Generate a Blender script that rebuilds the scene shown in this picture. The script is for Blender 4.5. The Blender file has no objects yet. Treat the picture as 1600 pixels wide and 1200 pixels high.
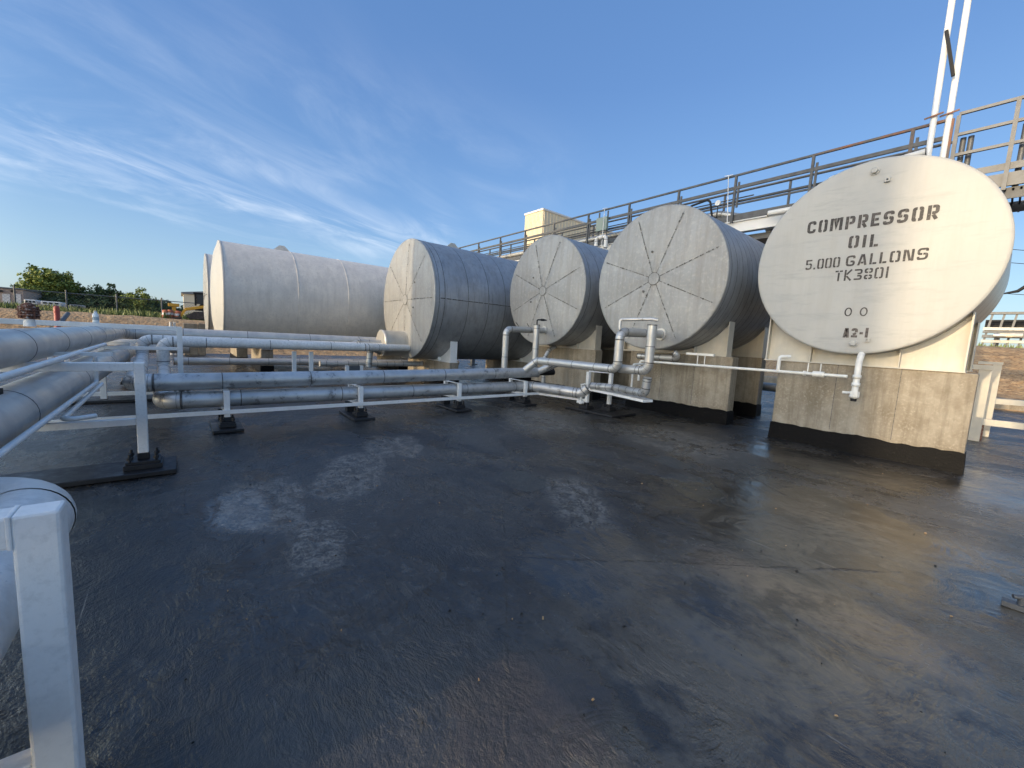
import bpy, math, random
from mathutils import Vector, Matrix
random.seed(7)
rad = math.radians
scene = bpy.context.scene
C = scene.collection

# ------------------------------------------------------------------ camera
CAM = Vector((0, 0, 1.6))
RIGHT = Vector((0.633032, 0.772206, 0.054485))
UP = Vector((-0.120627, 0.028875, 0.992278))
FWD = Vector((-0.764669, 0.634716, -0.111428))
FPX = 625.0
cd = bpy.data.cameras.new('camera')
cam = bpy.data.objects.new('camera', cd)
C.objects.link(cam)
cam.matrix_world = Matrix(((RIGHT.x, UP.x, -FWD.x, CAM.x), (RIGHT.y, UP.y, -FWD.y, CAM.y),
                           (RIGHT.z, UP.z, -FWD.z, CAM.z), (0, 0, 0, 1)))
cd.sensor_width = 36.0
cd.lens = FPX / 1600 * 36
cd.clip_start = 0.05
cd.clip_end = 5000
scene.camera = cam

# ------------------------------------------------------------------ sky, sun, exposure
SUN_EL = 14.0
SDIR = Vector((-0.03, -1.0, math.tan(rad(SUN_EL)))).normalized()
world = bpy.data.worlds.new('World')
scene.world = world
world.use_nodes = True
wn, wl = world.node_tree.nodes, world.node_tree.links
wn.clear()
wout = wn.new('ShaderNodeOutputWorld')
bg = wn.new('ShaderNodeBackground')
bg.inputs['Strength'].default_value = 0.15
sky = wn.new('ShaderNodeTexSky')
sky.sky_type = 'NISHITA'
sky.sun_disc = False
sky.sun_elevation = rad(SUN_EL)
sky.sun_rotation = math.atan2(SDIR.x, SDIR.y)
sky.air_density = 1.0
sky.dust_density = 1.2
sky.ozone_density = 2.0


def wnode(t, **kw):
    n = wn.new(t)
    for k, v in kw.items():
        setattr(n, k, v)
    return n


def wmath(op, a, b=None):
    n = wnode('ShaderNodeMath', operation=op)
    for i, v in enumerate((a, b)):
        if v is None:
            continue
        if isinstance(v, (int, float)):
            n.inputs[i].default_value = v
        else:
            wl.new(v, n.inputs[i])
    return n.outputs[0]


def wramp(v, a, b):
    n = wnode('ShaderNodeMapRange', interpolation_type='SMOOTHSTEP')
    wl.new(v, n.inputs[0])
    n.inputs[1].default_value = a
    n.inputs[2].default_value = b
    return n.outputs[0]


tc = wnode('ShaderNodeTexCoord')
sep = wnode('ShaderNodeSeparateXYZ')
wl.new(tc.outputs['Generated'], sep.inputs[0])
dz = wmath('ADD', wmath('MAXIMUM', sep.outputs[2], 0.0), 0.1)
px_ = wmath('DIVIDE', sep.outputs[0], dz)
py_ = wmath('DIVIDE', sep.outputs[1], dz)
comb = wnode('ShaderNodeCombineXYZ')
wl.new(wmath('ADD', wmath('MULTIPLY', px_, 1.7), wmath('MULTIPLY', py_, 0.55)), comb.inputs[0])
wl.new(wmath('MULTIPLY', py_, 0.85), comb.inputs[1])
nz = wnode('ShaderNodeTexNoise')
nz.inputs['Scale'].default_value = 1.25
nz.inputs['Detail'].default_value = 9
nz.inputs['Roughness'].default_value = 0.62
nz.inputs['Distortion'].default_value = 0.9
wl.new(comb.outputs[0], nz.inputs['Vector'])
nz2 = wnode('ShaderNodeTexNoise')
nz2.inputs['Scale'].default_value = 0.8
nz2.inputs['Detail'].default_value = 3
wl.new(comb.outputs[0], nz2.inputs['Vector'])
# where the cirrus lies: a band across the west sky
b1 = wmath('MULTIPLY', wramp(px_, -3.9, -2.9), wmath('SUBTRACT', 1.0, wramp(px_, -2.6, -1.75)))
b2 = wmath('MULTIPLY', wramp(px_, -2.4, -1.95), wmath('SUBTRACT', 1.0, wramp(px_, -1.7, -1.05)))
band = wmath('MAXIMUM', b1, wmath('MULTIPLY', b2, 0.24))
ymask = wmath('MULTIPLY', wramp(py_, -1.6, -0.3), wmath('SUBTRACT', 1.0, wramp(py_, 1.2, 1.9)))
cl = wmath('MULTIPLY', wramp(nz.outputs[0], 0.36, 0.80), wramp(nz2.outputs[0], 0.30, 0.62))
cl = wmath('MULTIPLY', wmath('MULTIPLY', cl, wmath('MULTIPLY', band, ymask)), 0.66)
mixc = wnode('ShaderNodeMixRGB')
wl.new(cl, mixc.inputs[0])
hsv = wnode('ShaderNodeHueSaturation')
hsv.inputs['Saturation'].default_value = 1.0
wl.new(sky.outputs[0], hsv.inputs['Color'])
# deep blue of the hazeless eastern sky away from the sun; the unseen sunward half is brightened as fill for the shaded caps
def wcol(f, a, b):
    n = wnode('ShaderNodeMixRGB')
    if isinstance(f, float):
        n.inputs[0].default_value = f
    else:
        wl.new(f, n.inputs[0])
    for i, v in ((1, a), (2, b)):
        if isinstance(v, tuple):
            n.inputs[i].default_value = (*v, 1)
        else:
            wl.new(v, n.inputs[i])
    return n.outputs[0]


elev = wnode('ShaderNodeValToRGB')
wl.new(wmath('MAXIMUM', sep.outputs[2], 0.0), elev.inputs[0])
er = elev.color_ramp
for p_, c_ in ((0.0, (1.38, 1.80, 2.12)), (.08, (1.0, 1.56, 2.15)), (.25, (.46, 1.0, 2.02)), (.5, (.30, .73, 1.75)), (1.0, (.26, .66, 1.58))):
    e_ = er.elements[0] if p_ == 0 else (er.elements[-1] if p_ == 1 else er.elements.new(p_))
    e_.position = p_
    e_.color = (*c_, 1)
glow = wcol(.45, hsv.outputs[0], (2.15, 2.2, 2.15))
bright = wnode('ShaderNodeMixRGB', blend_type='MULTIPLY')
bright.inputs[0].default_value = 1.0
wl.new(glow, bright.inputs[1])
bright.inputs[2].default_value = (2.0, 2.0, 2.0, 1)
away = wcol(.75, hsv.outputs[0], elev.outputs[0])
wl.new(wcol(wramp(sep.outputs[1], -.75, -.15), bright.outputs[0], away), mixc.inputs[1])
mixc.inputs[2].default_value = (3.2, 3.45, 3.8, 1)
wl.new(mixc.outputs[0], bg.inputs[0])
wl.new(bg.outputs[0], wout.inputs[0])

sl = bpy.data.lights.new('sun', 'SUN')
sl.energy = 1.45
sl.angle = rad(0.5)
sl.color = (1.0, 0.77, 0.48)
sun = bpy.data.objects.new('sun', sl)
C.objects.link(sun)
sun.rotation_euler = (-SDIR).to_track_quat('-Z', 'Y').to_euler()

vs = scene.view_settings
vs.view_transform = 'Standard'
vs.look = 'None'
vs.exposure = 1.15
vs.gamma = 1.0
scene.cycles.max_bounces = 6
scene.cycles.sample_clamp_indirect = 6.0


# ------------------------------------------------------------------ measuring helper: pixel ray meets a world plane
def on(px, py, ax, val):
    v = FWD + RIGHT * ((px - 800) / FPX) - UP * ((py - 600) / FPX)
    return CAM + v * ((val - CAM[ax]) / v[ax])


# ------------------------------------------------------------------ materials
def mat(name, color, rough=0.5, metal=0.0, noise=None, streak=None, smear=None, bump=None, rough_var=None, spec=0.5, spots=None, coat=None):
    """noise=(scale, other colour, lo, hi); streak=(colour, amount): vertical runs; bump=(scale, strength, distance)"""
    m = bpy.data.materials.new(name)
    m.use_nodes = True
    n, l = m.node_tree.nodes, m.node_tree.links
    b = n['Principled BSDF']
    b.inputs['Base Color'].default_value = (*color, 1)
    b.inputs['Roughness'].default_value = rough
    b.inputs['Metallic'].default_value = metal
    b.inputs['Specular IOR Level'].default_value = spec
    if coat:
        b.inputs['Coat Weight'].default_value = coat
        b.inputs['Coat Roughness'].default_value = 0.08
    t = n.new('ShaderNodeTexCoord')
    col = None

    def nx(scale, detail=5, vec=None, rgh=0.6):
        q = n.new('ShaderNodeTexNoise')
        q.inputs['Scale'].default_value = scale
        q.inputs['Detail'].default_value = detail
        q.inputs['Roughness'].default_value = rgh
        l.new(vec or t.outputs['Object'], q.inputs['Vector'])
        return q.outputs[0]

    def ramp(v, lo, hi):
        q = n.new('ShaderNodeMapRange')
        q.inputs[1].default_value = lo
        q.inputs[2].default_value = hi
        l.new(v, q.inputs[0])
        return q.outputs[0]

    def mix(f, a, c):
        q = n.new('ShaderNodeMixRGB')
        l.new(f, q.inputs[0])
        if isinstance(a, tuple):
            q.inputs[1].default_value = (*a, 1)
        else:
            l.new(a, q.inputs[1])
        q.inputs[2].default_value = (*c, 1)
        return q.outputs[0]
    if noise:
        for sc, c2, lo, hi in (noise if isinstance(noise, list) else [noise]):
            col = mix(ramp(nx(sc), lo, hi), col or color, c2)
    if streak:
        c2, amt = streak
        mp = n.new('ShaderNodeMapping')
        mp.inputs['Scale'].default_value = (5, 5, 0.35)
        l.new(t.outputs['Object'], mp.inputs['Vector'])
        f = ramp(nx(1.4, 6, mp.outputs[0], 0.7), 0.46, 0.74)
        q = n.new('ShaderNodeMath')
        q.operation = 'MULTIPLY'
        l.new(f, q.inputs[0])
        q.inputs[1].default_value = amt
        col = mix(q.outputs[0], col or color, c2)
    if smear:
        c2, amt = smear
        mp = n.new('ShaderNodeMapping')
        mp.inputs['Scale'].default_value = (1.1, 1.1, 6)
        mp.inputs['Location'].default_value = (2.3, 1.1, .4)
        l.new(t.outputs['Object'], mp.inputs['Vector'])
        q = n.new('ShaderNodeMath')
        q.operation = 'MULTIPLY'
        l.new(ramp(nx(1.3, 7, mp.outputs[0], 0.7), 0.53, 0.72), q.inputs[0])
        q.inputs[1].default_value = amt
        col = mix(q.outputs[0], col or color, c2)
    if spots:
        sc, c2, lo, hi = spots
        col = mix(ramp(nx(sc, 8, None, 0.75), lo, hi), col or color, c2)
    if col:
        l.new(col, b.inputs['Base Color'])
    if rough_var:
        sc, a, c = rough_var
        q = n.new('ShaderNodeMapRange')
        q.inputs[1].default_value = 0.3
        q.inputs[2].default_value = 0.7
        q.inputs[3].default_value = a
        q.inputs[4].default_value = c
        l.new(nx(sc), q.inputs[0])
        l.new(q.outputs[0], b.inputs['Roughness'])
    if bump:
        prev = None
        for sc, st, ds in (bump if isinstance(bump, list) else [bump]):
            bp = n.new('ShaderNodeBump')
            bp.inputs['Strength'].default_value = st
            bp.inputs['Distance'].default_value = ds
            l.new(nx(sc, 4), bp.inputs['Height'])
            if prev:
                l.new(prev, bp.inputs['Normal'])
            prev = bp.outputs[0]
        l.new(prev, b.inputs['Normal'])
    return m


M = {}
M['white'] = mat('white_paint', (0.80, 0.79, 0.76), 0.4, noise=[(3, (0.68, 0.67, 0.63), .45, .75), (40, (0.70, .69, .66), .5, .7)], spots=(13, (0.22, 0.15, 0.10), .665, .72), bump=[(90, .25, .004), (12, .12, .006)])
M['whitetank'] = mat('white_tank_coating', (0.72, 0.655, 0.565), 0.5, noise=[(2.2, (0.60, 0.55, 0.49), .35, .7), (16, (0.55, 0.50, .45), .5, .8)], streak=((0.48, 0.43, 0.37), .6), bump=[(7, .22, .03), (50, .15, .006)])
M['cream'] = mat('cream_paint', (0.44, 0.43, 0.39), 0.42, noise=(2, (0.62, 0.57, 0.47), .4, .75), streak=((0.40, 0.34, 0.26), .35), spots=(11, (0.30, 0.22, 0.14), .70, .8))
M['face'] = mat('grey_cap_paint', (0.315, 0.317, 0.308), 0.48, metal=0.15, noise=[(1.3, (0.265, 0.27, 0.265), .42, .68), (14, (0.38, 0.375, .35), .5, .75)], streak=((0.22, 0.205, 0.185), .65), bump=[(1.6, .35, .05), (9, .12, .008)], rough_var=(3, .36, .6))
M['face_smooth'] = mat('cream_cap_paint', (0.435, 0.43, 0.402), 0.5, smear=((0.30, 0.305, 0.30), .6), spots=(26, (0.27, 0.25, 0.21), .69, .74), noise=[(1.1, (0.38, 0.38, .365), .4, .66), (7, (0.42, .413, .385), .5, .75)], streak=((0.36, 0.34, 0.30), .4), bump=[(1.2, .16, .03), (160, .06, .002)])
M['shell'] = mat('aluminium_tank_jacket', (0.40, 0.41, 0.42), 0.5, metal=0.5, noise=[(1.2, (0.32, 0.33, 0.34), .4, .7), (9, (0.35, .355, .36), .45, .7)], streak=((0.20, 0.195, 0.19), .6), rough_var=(2.2, .42, .62), bump=[(1.3, .12, .03), (14, .05, .006)])
M['shell_paint'] = mat('worn_tank_side_paint', (0.52, 0.50, 0.45), 0.38, metal=0.4, noise=(1.6, (0.42, 0.40, 0.36), .4, .7), streak=((0.33, 0.29, 0.24), .5), bump=(1.4, .1, .03))
M['seam'] = mat('dark_seam', (0.16, 0.155, 0.148), 0.65, metal=0.2, noise=(20, (0.06, .055, .05), .4, .6))
M['alu'] = mat('aluminium_cladding', (0.60, 0.595, 0.58), 0.4, metal=0.6, noise=[(5, (0.47, 0.465, 0.455), .42, .68), (1.3, (0.42, 0.41, 0.395), .45, .7)], spots=(5, (0.25, 0.245, 0.235), .57, .62), rough_var=(6, .30, .56), bump=[(8, .10, .01), (70, .05, .002)])
M['alu_dull'] = mat('dull_painted_cladding', (0.52, 0.52, 0.50), 0.42, metal=0.55, noise=[(6, (0.42, 0.41, 0.39), .42, .7), (2, (0.5, 0.48, .45), .4, .7)], spots=(16, (0.30, 0.26, 0.2), .66, .78), rough_var=(5, .33, .52), bump=(9, .1, .01))
M['alu_warm'] = mat('weathered_cladding', (0.62, 0.585, 0.53), 0.44, metal=0.35, noise=[(3, (0.46, 0.44, 0.42), .4, .7)], spots=(18, (0.28, 0.25, 0.21), .65, .77), rough_var=(4, .30, .5), bump=(7, .12, .012))
M['alu_white'] = mat('mottled_white_cladding', (0.74, 0.72, 0.68), 0.42, metal=0.0, noise=[(24, (0.60, 0.585, 0.56), .46, .62), (3, (0.62, .59, .54), .45, .7)], spots=(50, (0.36, 0.36, .36), .6, .74), bump=(40, .12, .004))
M['concrete'] = mat('weathered_concrete', (0.33, 0.288, 0.222), 0.85, noise=[(1.5, (0.22, 0.182, 0.128), .42, .64), (26, (0.38, 0.335, .265), .5, .7), (5, (0.25, .21, .155), .5, .7)], streak=((0.12, 0.095, 0.062), .7), spots=(60, (0.22, .20, .16), .62, .72), bump=[(35, .35, .006), (4, .2, .02)])
M['tar'] = mat('glossy_black_tar', (0.004, 0.004, 0.0045), 0.55, spots=(55, (0.42, 0.385, 0.32), .655, .675), bump=[(30, .6, .006), (7, .3, .012)], spec=.12)  # pale spots paint the sun's glints on the tar into its colour
M['black'] = mat('black_rubber', (0.014, 0.014, 0.016), 0.5, rough_var=(9, .3, .6), bump=(40, .4, .004))
M['blacksteel'] = mat('black_iron', (0.012, 0.012, 0.012), 0.6, metal=0.0, spec=.3)
M['galv'] = mat('galvanised_steel', (0.085, 0.088, 0.09), 0.55, metal=0.2, noise=(6, (0.055, 0.055, .057), .4, .7), spots=(14, (0.12, 0.07, 0.045), .64, .76))
M['galv_light'] = mat('pale_galvanised_steel', (0.115, 0.12, 0.127), 0.5, metal=0.2, noise=(5, (0.085, 0.088, .092), .4, .7))
M['rust'] = mat('rusty_iron', (0.16, 0.065, 0.04), 0.8, noise=(30, (0.42, 0.36, 0.32), .52, .62), bump=(40, .5, .01))
M['rusty_galv'] = mat('rust_stained_steel', (0.11, 0.095, 0.085), 0.6, metal=0.4, noise=(4, (0.20, 0.09, 0.05), .45, .62))
M['ink'] = mat('black_stencil_paint', (0.035, 0.032, 0.032), 0.6, noise=[(5, (0.075, 0.065, 0.06), .45, .65), (34, (0.16, 0.145, 0.13), .52, .72)])
M['paleink'] = mat('worn_stencil_paint', (0.06, 0.05, 0.048), 0.6, noise=(18, (0.19, 0.16, 0.14), .42, .68))
M['red'] = mat('red_paint', (0.38, 0.06, 0.045), 0.5, noise=(9, (0.25, .06, .05), .4, .7))
M['yellow'] = mat('yellow_paint', (0.62, 0.33, 0.03), 0.45, noise=(4, (0.42, .25, .06), .5, .75))
M['orange'] = mat('orange_plastic', (0.42, 0.13, 0.055), 0.5)
M['rubber_track'] = mat('dusty_rubber', (0.045, 0.04, 0.036), 0.8, noise=(6, (.12, .09, .07), .5, .7))
M['glass'] = mat('dark_window_glass', (0.03, 0.04, 0.045), 0.08)
M['siding'] = mat('cream_metal_siding', (0.66, 0.58, 0.42), 0.5, streak=((.5, .42, .3), .4))
M['tan_wall'] = mat('tan_masonry', (0.42, 0.33, 0.27), 0.85, noise=(1.2, (.36, .28, .23), .4, .7))
M['pale'] = mat('pale_panel', (0.62, 0.61, 0.58), 0.5)
M['roofgrey'] = mat('grey_metal_roof', (0.22, 0.22, 0.22), 0.45, metal=0.4)
M['greenbox'] = mat('grey_green_enamel', (0.20, 0.25, 0.22), 0.5)
M['plastic'] = mat('clear_bottle_plastic', (0.78, 0.80, 0.78), 0.2)
M['bluecap'] = mat('bottle_label_band', (0.35, 0.42, 0.45), 0.4)
M['pvc'] = mat('white_pvc', (0.72, 0.71, 0.67), 0.35, noise=(6, (.6, .58, .52), .45, .7))
M['bark'] = mat('bark', (0.11, 0.085, 0.06), 0.9)
M['brown_drape'] = mat('brown_panel', (0.30, 0.24, 0.19), 0.8)


def leafmat(name, a, b):
    m = mat(name, a, 0.6, noise=[(0.9, b, .42, .62), (6, tuple(x * 1.35 for x in a), .55, .75)], spec=.3)
    return m


M['leaf_a'] = leafmat('bright_foliage', (0.24, 0.27, 0.06), (0.11, 0.15, 0.035))
M['leaf_b'] = leafmat('dark_foliage', (0.07, 0.10, 0.032), (0.042, 0.068, 0.024))
M['leaf_c'] = leafmat('mid_foliage', (0.15, 0.18, 0.045), (0.08, 0.115, 0.03))
M['weed'] = mat('tall_weeds', (0.18, 0.22, 0.055), 0.7, noise=[(0.9, (0.38, 0.35, 0.17), .5, .68), (5, (.07, .10, .025), .45, .6)])
M['dirt'] = mat('brown_dirt', (0.42, 0.26, 0.125), 0.95, noise=[(0.5, (0.30, 0.18, 0.085), .4, .62), (3.5, (0.50, 0.33, .17), .42, .62), (9, (0.20, .12, .065), .5, .66)], spots=(22, (0.50, .38, .24), .58, .68), bump=[(1.6, .9, .25), (7, .9, .10)])


def tar_floor():
    m = bpy.data.materials.new('wet_black_tar_membrane')
    m.use_nodes = True
    n, l = m.node_tree.nodes, m.node_tree.links
    b = n['Principled BSDF']
    t = n.new('ShaderNodeTexCoord')

    def mapping(scale, rot=0.0, loc=(0, 0, 0)):
        q = n.new('ShaderNodeMapping')
        q.inputs['Scale'].default_value = scale
        q.inputs['Rotation'].default_value = (0, 0, rot)
        q.inputs['Location'].default_value = loc
        l.new(t.outputs['Object'], q.inputs['Vector'])
        return q.outputs[0]

    def nx(vec, scale, detail=6, rgh=.6, dist=0.0):
        q = n.new('ShaderNodeTexNoise')
        q.inputs['Scale'].default_value = scale
        q.inputs['Detail'].default_value = detail
        q.inputs['Roughness'].default_value = rgh
        q.inputs['Distortion'].default_value = dist
        l.new(vec, q.inputs['Vector'])
        return q.outputs[0]

    def rng(v, lo, hi, a=0.0, c=1.0):
        q = n.new('ShaderNodeMapRange')
        q.interpolation_type = 'SMOOTHSTEP'
        q.inputs[1].default_value = lo
        q.inputs[2].default_value = hi
        q.inputs[3].default_value = a
        q.inputs[4].default_value = c
        l.new(v, q.inputs[0])
        return q.outputs[0]

    def mth(op, a, c):
        q = n.new('ShaderNodeMath')
        q.operation = op
        for i, v in enumerate((a, c)):
            if isinstance(v, (int, float)):
                q.inputs[i].default_value = v
            else:
                l.new(v, q.inputs[i])
        return q.outputs[0]

    def mix(f, a, c):
        q = n.new('ShaderNodeMixRGB')
        l.new(f, q.inputs[0])
        for i, v in ((1, a), (2, c)):
            if isinstance(v, tuple):
                q.inputs[i].default_value = (*v, 1)
            else:
                l.new(v, q.inputs[i])
        return q.outputs[0]
    P = mapping((1, 1, 1))
    big = nx(P, .45, 5, .6, .5)
    mid = nx(mapping((1, 1, 1), .5, (3, 7, 0)), 1.7, 7, .65, .7)
    mid2 = nx(mapping((1, 2.2, 1), .9, (8, 2, 0)), 2.6, 7, .65, .8)
    sm9 = nx(P, 9, 5, .65, .4)
    fine = nx(P, 34, 4, .65)
    grit = nx(P, 120, 3, .7)

    def ridge(v):
        return mth('SUBTRACT', 1.0, mth('ABSOLUTE', mth('SUBTRACT', mth('MULTIPLY', v, 2.0), 1.0), 0))
    wave = ridge(nx(mapping((8, 24, 1), .55), 1.0, 4, .55, .9))
    wave2 = ridge(nx(mapping((7, 19, 1), -.75), 1.1, 4, .55, 1.2))

    def patch(cx, cy, hx, hy, rot, soft=.07, line=False):
        q = mapping((1, 1, 1), 0, (-cx, -cy, 0))
        v = n.new('ShaderNodeVectorRotate')
        v.rotation_type = 'Z_AXIS'
        v.inputs['Angle'].default_value = rot
        l.new(q, v.inputs['Vector'])
        sp = n.new('ShaderNodeSeparateXYZ')
        l.new(v.outputs[0], sp.inputs[0])
        ax = mth('DIVIDE', mth('ABSOLUTE', sp.outputs[0], 0), hx)
        ay = mth('DIVIDE', mth('ABSOLUTE', sp.outputs[1], 0), hy)
        d = mth('POWER', mth('ADD', mth('POWER', ax, 3.5), mth('POWER', ay, 3.5)), .286)
        d = mth('ADD', d, mth('MULTIPLY', mth('SUBTRACT', mid, .5), 1.3))
        d = mth('ADD', d, mth('MULTIPLY', mth('SUBTRACT', sm9, .5), .7))
        d = mth('ADD', d, mth('MULTIPLY', mth('SUBTRACT', fine, .5), .3))
        return rng(d, 1 - soft, 1 + soft, 1.0, 0.0)

    def total(ms):
        o = ms[0]
        for m_ in ms[1:]:
            o = mth('MAXIMUM', o, m_)
        return o
    # pale glints painted into dried, dusty spots; dull recoated spots; wet glossy spots
    dusty_glint = total([patch(-5.3, 2.3, .60, .40, .3), patch(-4.1, .55, .62, .35, .1), patch(-4.5, 1.45, .75, .34, .5), patch(-3.1, .75, .42, .2, .2),
                   patch(-5.9, 5.6, 1.2, .7, .5, .3), patch(-3.4, 6.6, 1.2, .8, .2, .3), patch(-2.6, 3.1, .6, .3, .6, .3)])
    dullp = total([patch(-2.1, 4.6, .42, .28, .7, .04), patch(-2.75, 5.3, .3, .18, .4, .05), patch(-3.3, 3.0, .3, .22, .2, .05)])
    red = patch(-1.12, 1.12, .30, .36, .5, .05)
    shiny = total([patch(-1.0, 4.6, 1.25, 1.25, .3, .3), patch(-.55, 2.7, .75, .85, .4, .25), patch(.0, 4.4, .34, .46, .2, .1), patch(-1.7, 2.3, .5, .5, .2, .3), patch(-4.0, .35, .5, .25, 0, .2), patch(.25, 8.2, .5, 1.4, .1, .4), patch(-1.5, 7.4, 1.2, .7, .1, .3)])
    tone = mth('ADD', mth('MULTIPLY', big, .45), mth('ADD', mth('MULTIPLY', mid, .33), mth('MULTIPLY', mid2, .22)))
    dry_and_sunlit = total([patch(-.2, 3.4, 1.5, 3.6, .0, .55), mth('MULTIPLY', patch(-5.5, 5.0, 4.0, 3.0, .3, .5), .6)])  # first patch paints sunlight on the right floor as paler colour; second is dry floor
    dust = mth('MULTIPLY', rng(tone, .43, .60), mth('ADD', .35, mth('MULTIPLY', dry_and_sunlit, .9)))
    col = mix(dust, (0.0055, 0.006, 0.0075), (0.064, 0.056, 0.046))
    col = mix(mth('MULTIPLY', rng(sm9, .48, .66), rng(tone, .40, .58, .05, .7)), col, (0.075, 0.067, 0.056))
    col = mix(rng(grit, .62, .72, 0, .5), col, (0.11, 0.10, 0.085))
    col = mix(mth('MULTIPLY', patch(-.1, 3.8, 1.35, 3.6, .0, .45), rng(mth('ADD', mth('MULTIPLY', sm9, .4), mth('MULTIPLY', mid, .6)), .40, .58, .15, .8)), col, (0.150, 0.122, 0.085))  # warm wash of sunlight over the right floor, put into the base colour
    col = mix(rng(fine, .34, .24, 0, .8), col, (0.006, 0.006, 0.006))
    # pale scuffs and tyre drags across the membrane
    s1 = rng(nx(mapping((1.1, 22, 1), 1.15), 1.0, 5, .6, .35), .66, .74)
    s2 = rng(nx(mapping((0.9, 18, 1), -.55, (5, 2, 0)), 1.0, 5, .6, .5), .67, .75)
    s3 = rng(nx(mapping((2.2, 60, 1), .25, (2, 8, 0)), 1.0, 3, .5, .25), .70, .75)
    s4 = rng(nx(mapping((.5, 48, 1), -1.1, (6, 3, 0)), 1.0, 2, .5, .6), .72, .76)
    sm = mth('MULTIPLY', total([s1, s2, s3, s4]), rng(nx(mapping((1, 1, 1), 0, (9, 1, 0)), .6, 3), .42, .58))
    col = mix(mth('MULTIPLY', sm, mth('ADD', .35, mth('MULTIPLY', fine, .8))), col, (0.24, 0.215, 0.18))
    col = mix(mth('MULTIPLY', dusty_glint, rng(mth('ADD', mth('MULTIPLY', fine, .5), mth('MULTIPLY', sm9, .5)), .44, .60, .04, .75)), col, (0.24, 0.215, 0.18))
    col = mix(mth('MULTIPLY', red, rng(fine, .35, .6, .3, .85)), col, (0.066, 0.050, 0.037))
    col = mix(mth('MULTIPLY', dullp, .85), col, (0.050, 0.046, 0.036))
    l.new(col, b.inputs['Base Color'])
    # wet and dull areas
    wet = rng(nx(mapping((1, 1.5, 1), .4, (1.3, 4.4, 0)), .7, 6, .6, .9), .45, .55)
    rough = rng(wet, 0, 1, .38, .19)
    rough = mth('ADD', rough, mth('MULTIPLY', mth('SUBTRACT', sm9, .5), .42))
    rough = mth('ADD', rough, mth('MULTIPLY', dust, .10))
    rough = mth('ADD', rough, mth('MULTIPLY', dullp, .25))
    rough = mth('ADD', rough, mth('MULTIPLY', red, .15))
    rough = mth('MAXIMUM', mth('SUBTRACT', rough, mth('MULTIPLY', shiny, .30)), .09)
    l.new(rough, b.inputs['Roughness'])
    b.inputs['Specular IOR Level'].default_value = .85
    zone = rng(nx(mapping((1, 1, 1), 0, (4, 9, 0)), .8, 5, .6, .6), .42, .58)

    def bump(h, st, ds, prev=None):
        q = n.new('ShaderNodeBump')
        q.inputs['Distance'].default_value = ds
        if isinstance(st, float):
            q.inputs['Strength'].default_value = st
        else:
            l.new(st, q.inputs['Strength'])
        l.new(h, q.inputs['Height'])
        if prev:
            l.new(prev, q.inputs['Normal'])
        return q.outputs[0]
    seams = []
    for (cx, cy, rot) in ((-3.0, 3.4, .62), (-4.2, 1.0, -.95), (-1.2, 3.0, -.9), (-1.9, 1.6, .66), (-5.5, 4.2, -.93), (-2.4, 6.0, .6)):
        v = n.new('ShaderNodeVectorRotate')
        v.rotation_type = 'Z_AXIS'
        v.inputs['Angle'].default_value = rot
        l.new(mapping((1, 1, 1), 0, (-cx, -cy, 0)), v.inputs['Vector'])
        sp = n.new('ShaderNodeSeparateXYZ')
        l.new(v.outputs[0], sp.inputs[0])
        yy = mth('ADD', sp.outputs[1], mth('MULTIPLY', mth('SUBTRACT', mid, .5), .12))
        seams.append(mth('MULTIPLY', rng(mth('ABSOLUTE', yy, 0), .004, .016, 1.0, 0.0), rng(mth('ABSOLUTE', sp.outputs[0], 0), .9, 1.7, 1.0, 0.0)))
    lap = mth('MULTIPLY', total(seams), rng(mid2, .42, .55))
    k1 = bump(fine, mth('MULTIPLY', rng(zone, 0, 1, .25, .68), rng(shiny, 0, 1, 1.0, .14)), .016)
    k2 = bump(mth('ADD', mth('MULTIPLY', wave, rng(mid, .45, .6)), mth('MULTIPLY', wave2, rng(big, .45, .58))), mth('MULTIPLY', rng(zone, 0, 1, 1.0, .3), rng(shiny, 0, 1, .9, .22)), .010, k1)
    k3 = bump(mth('ADD', mid, mth('MULTIPLY', mid2, .6)), rng(shiny, 0, 1, .45, .18), .07, k2)
    k4 = bump(mth('SUBTRACT', total([dullp, red, mth('MULTIPLY', dusty_glint, .6)]), mth('MULTIPLY', shiny, .5)), .6, .012, k3)
    k4 = bump(lap, .7, .006, k4)
    l.new(bump(grit, rng(shiny, 0, 1, .5, .12), .004, k4), b.inputs['Normal'])
    return m


M['floor'] = tar_floor()


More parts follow.
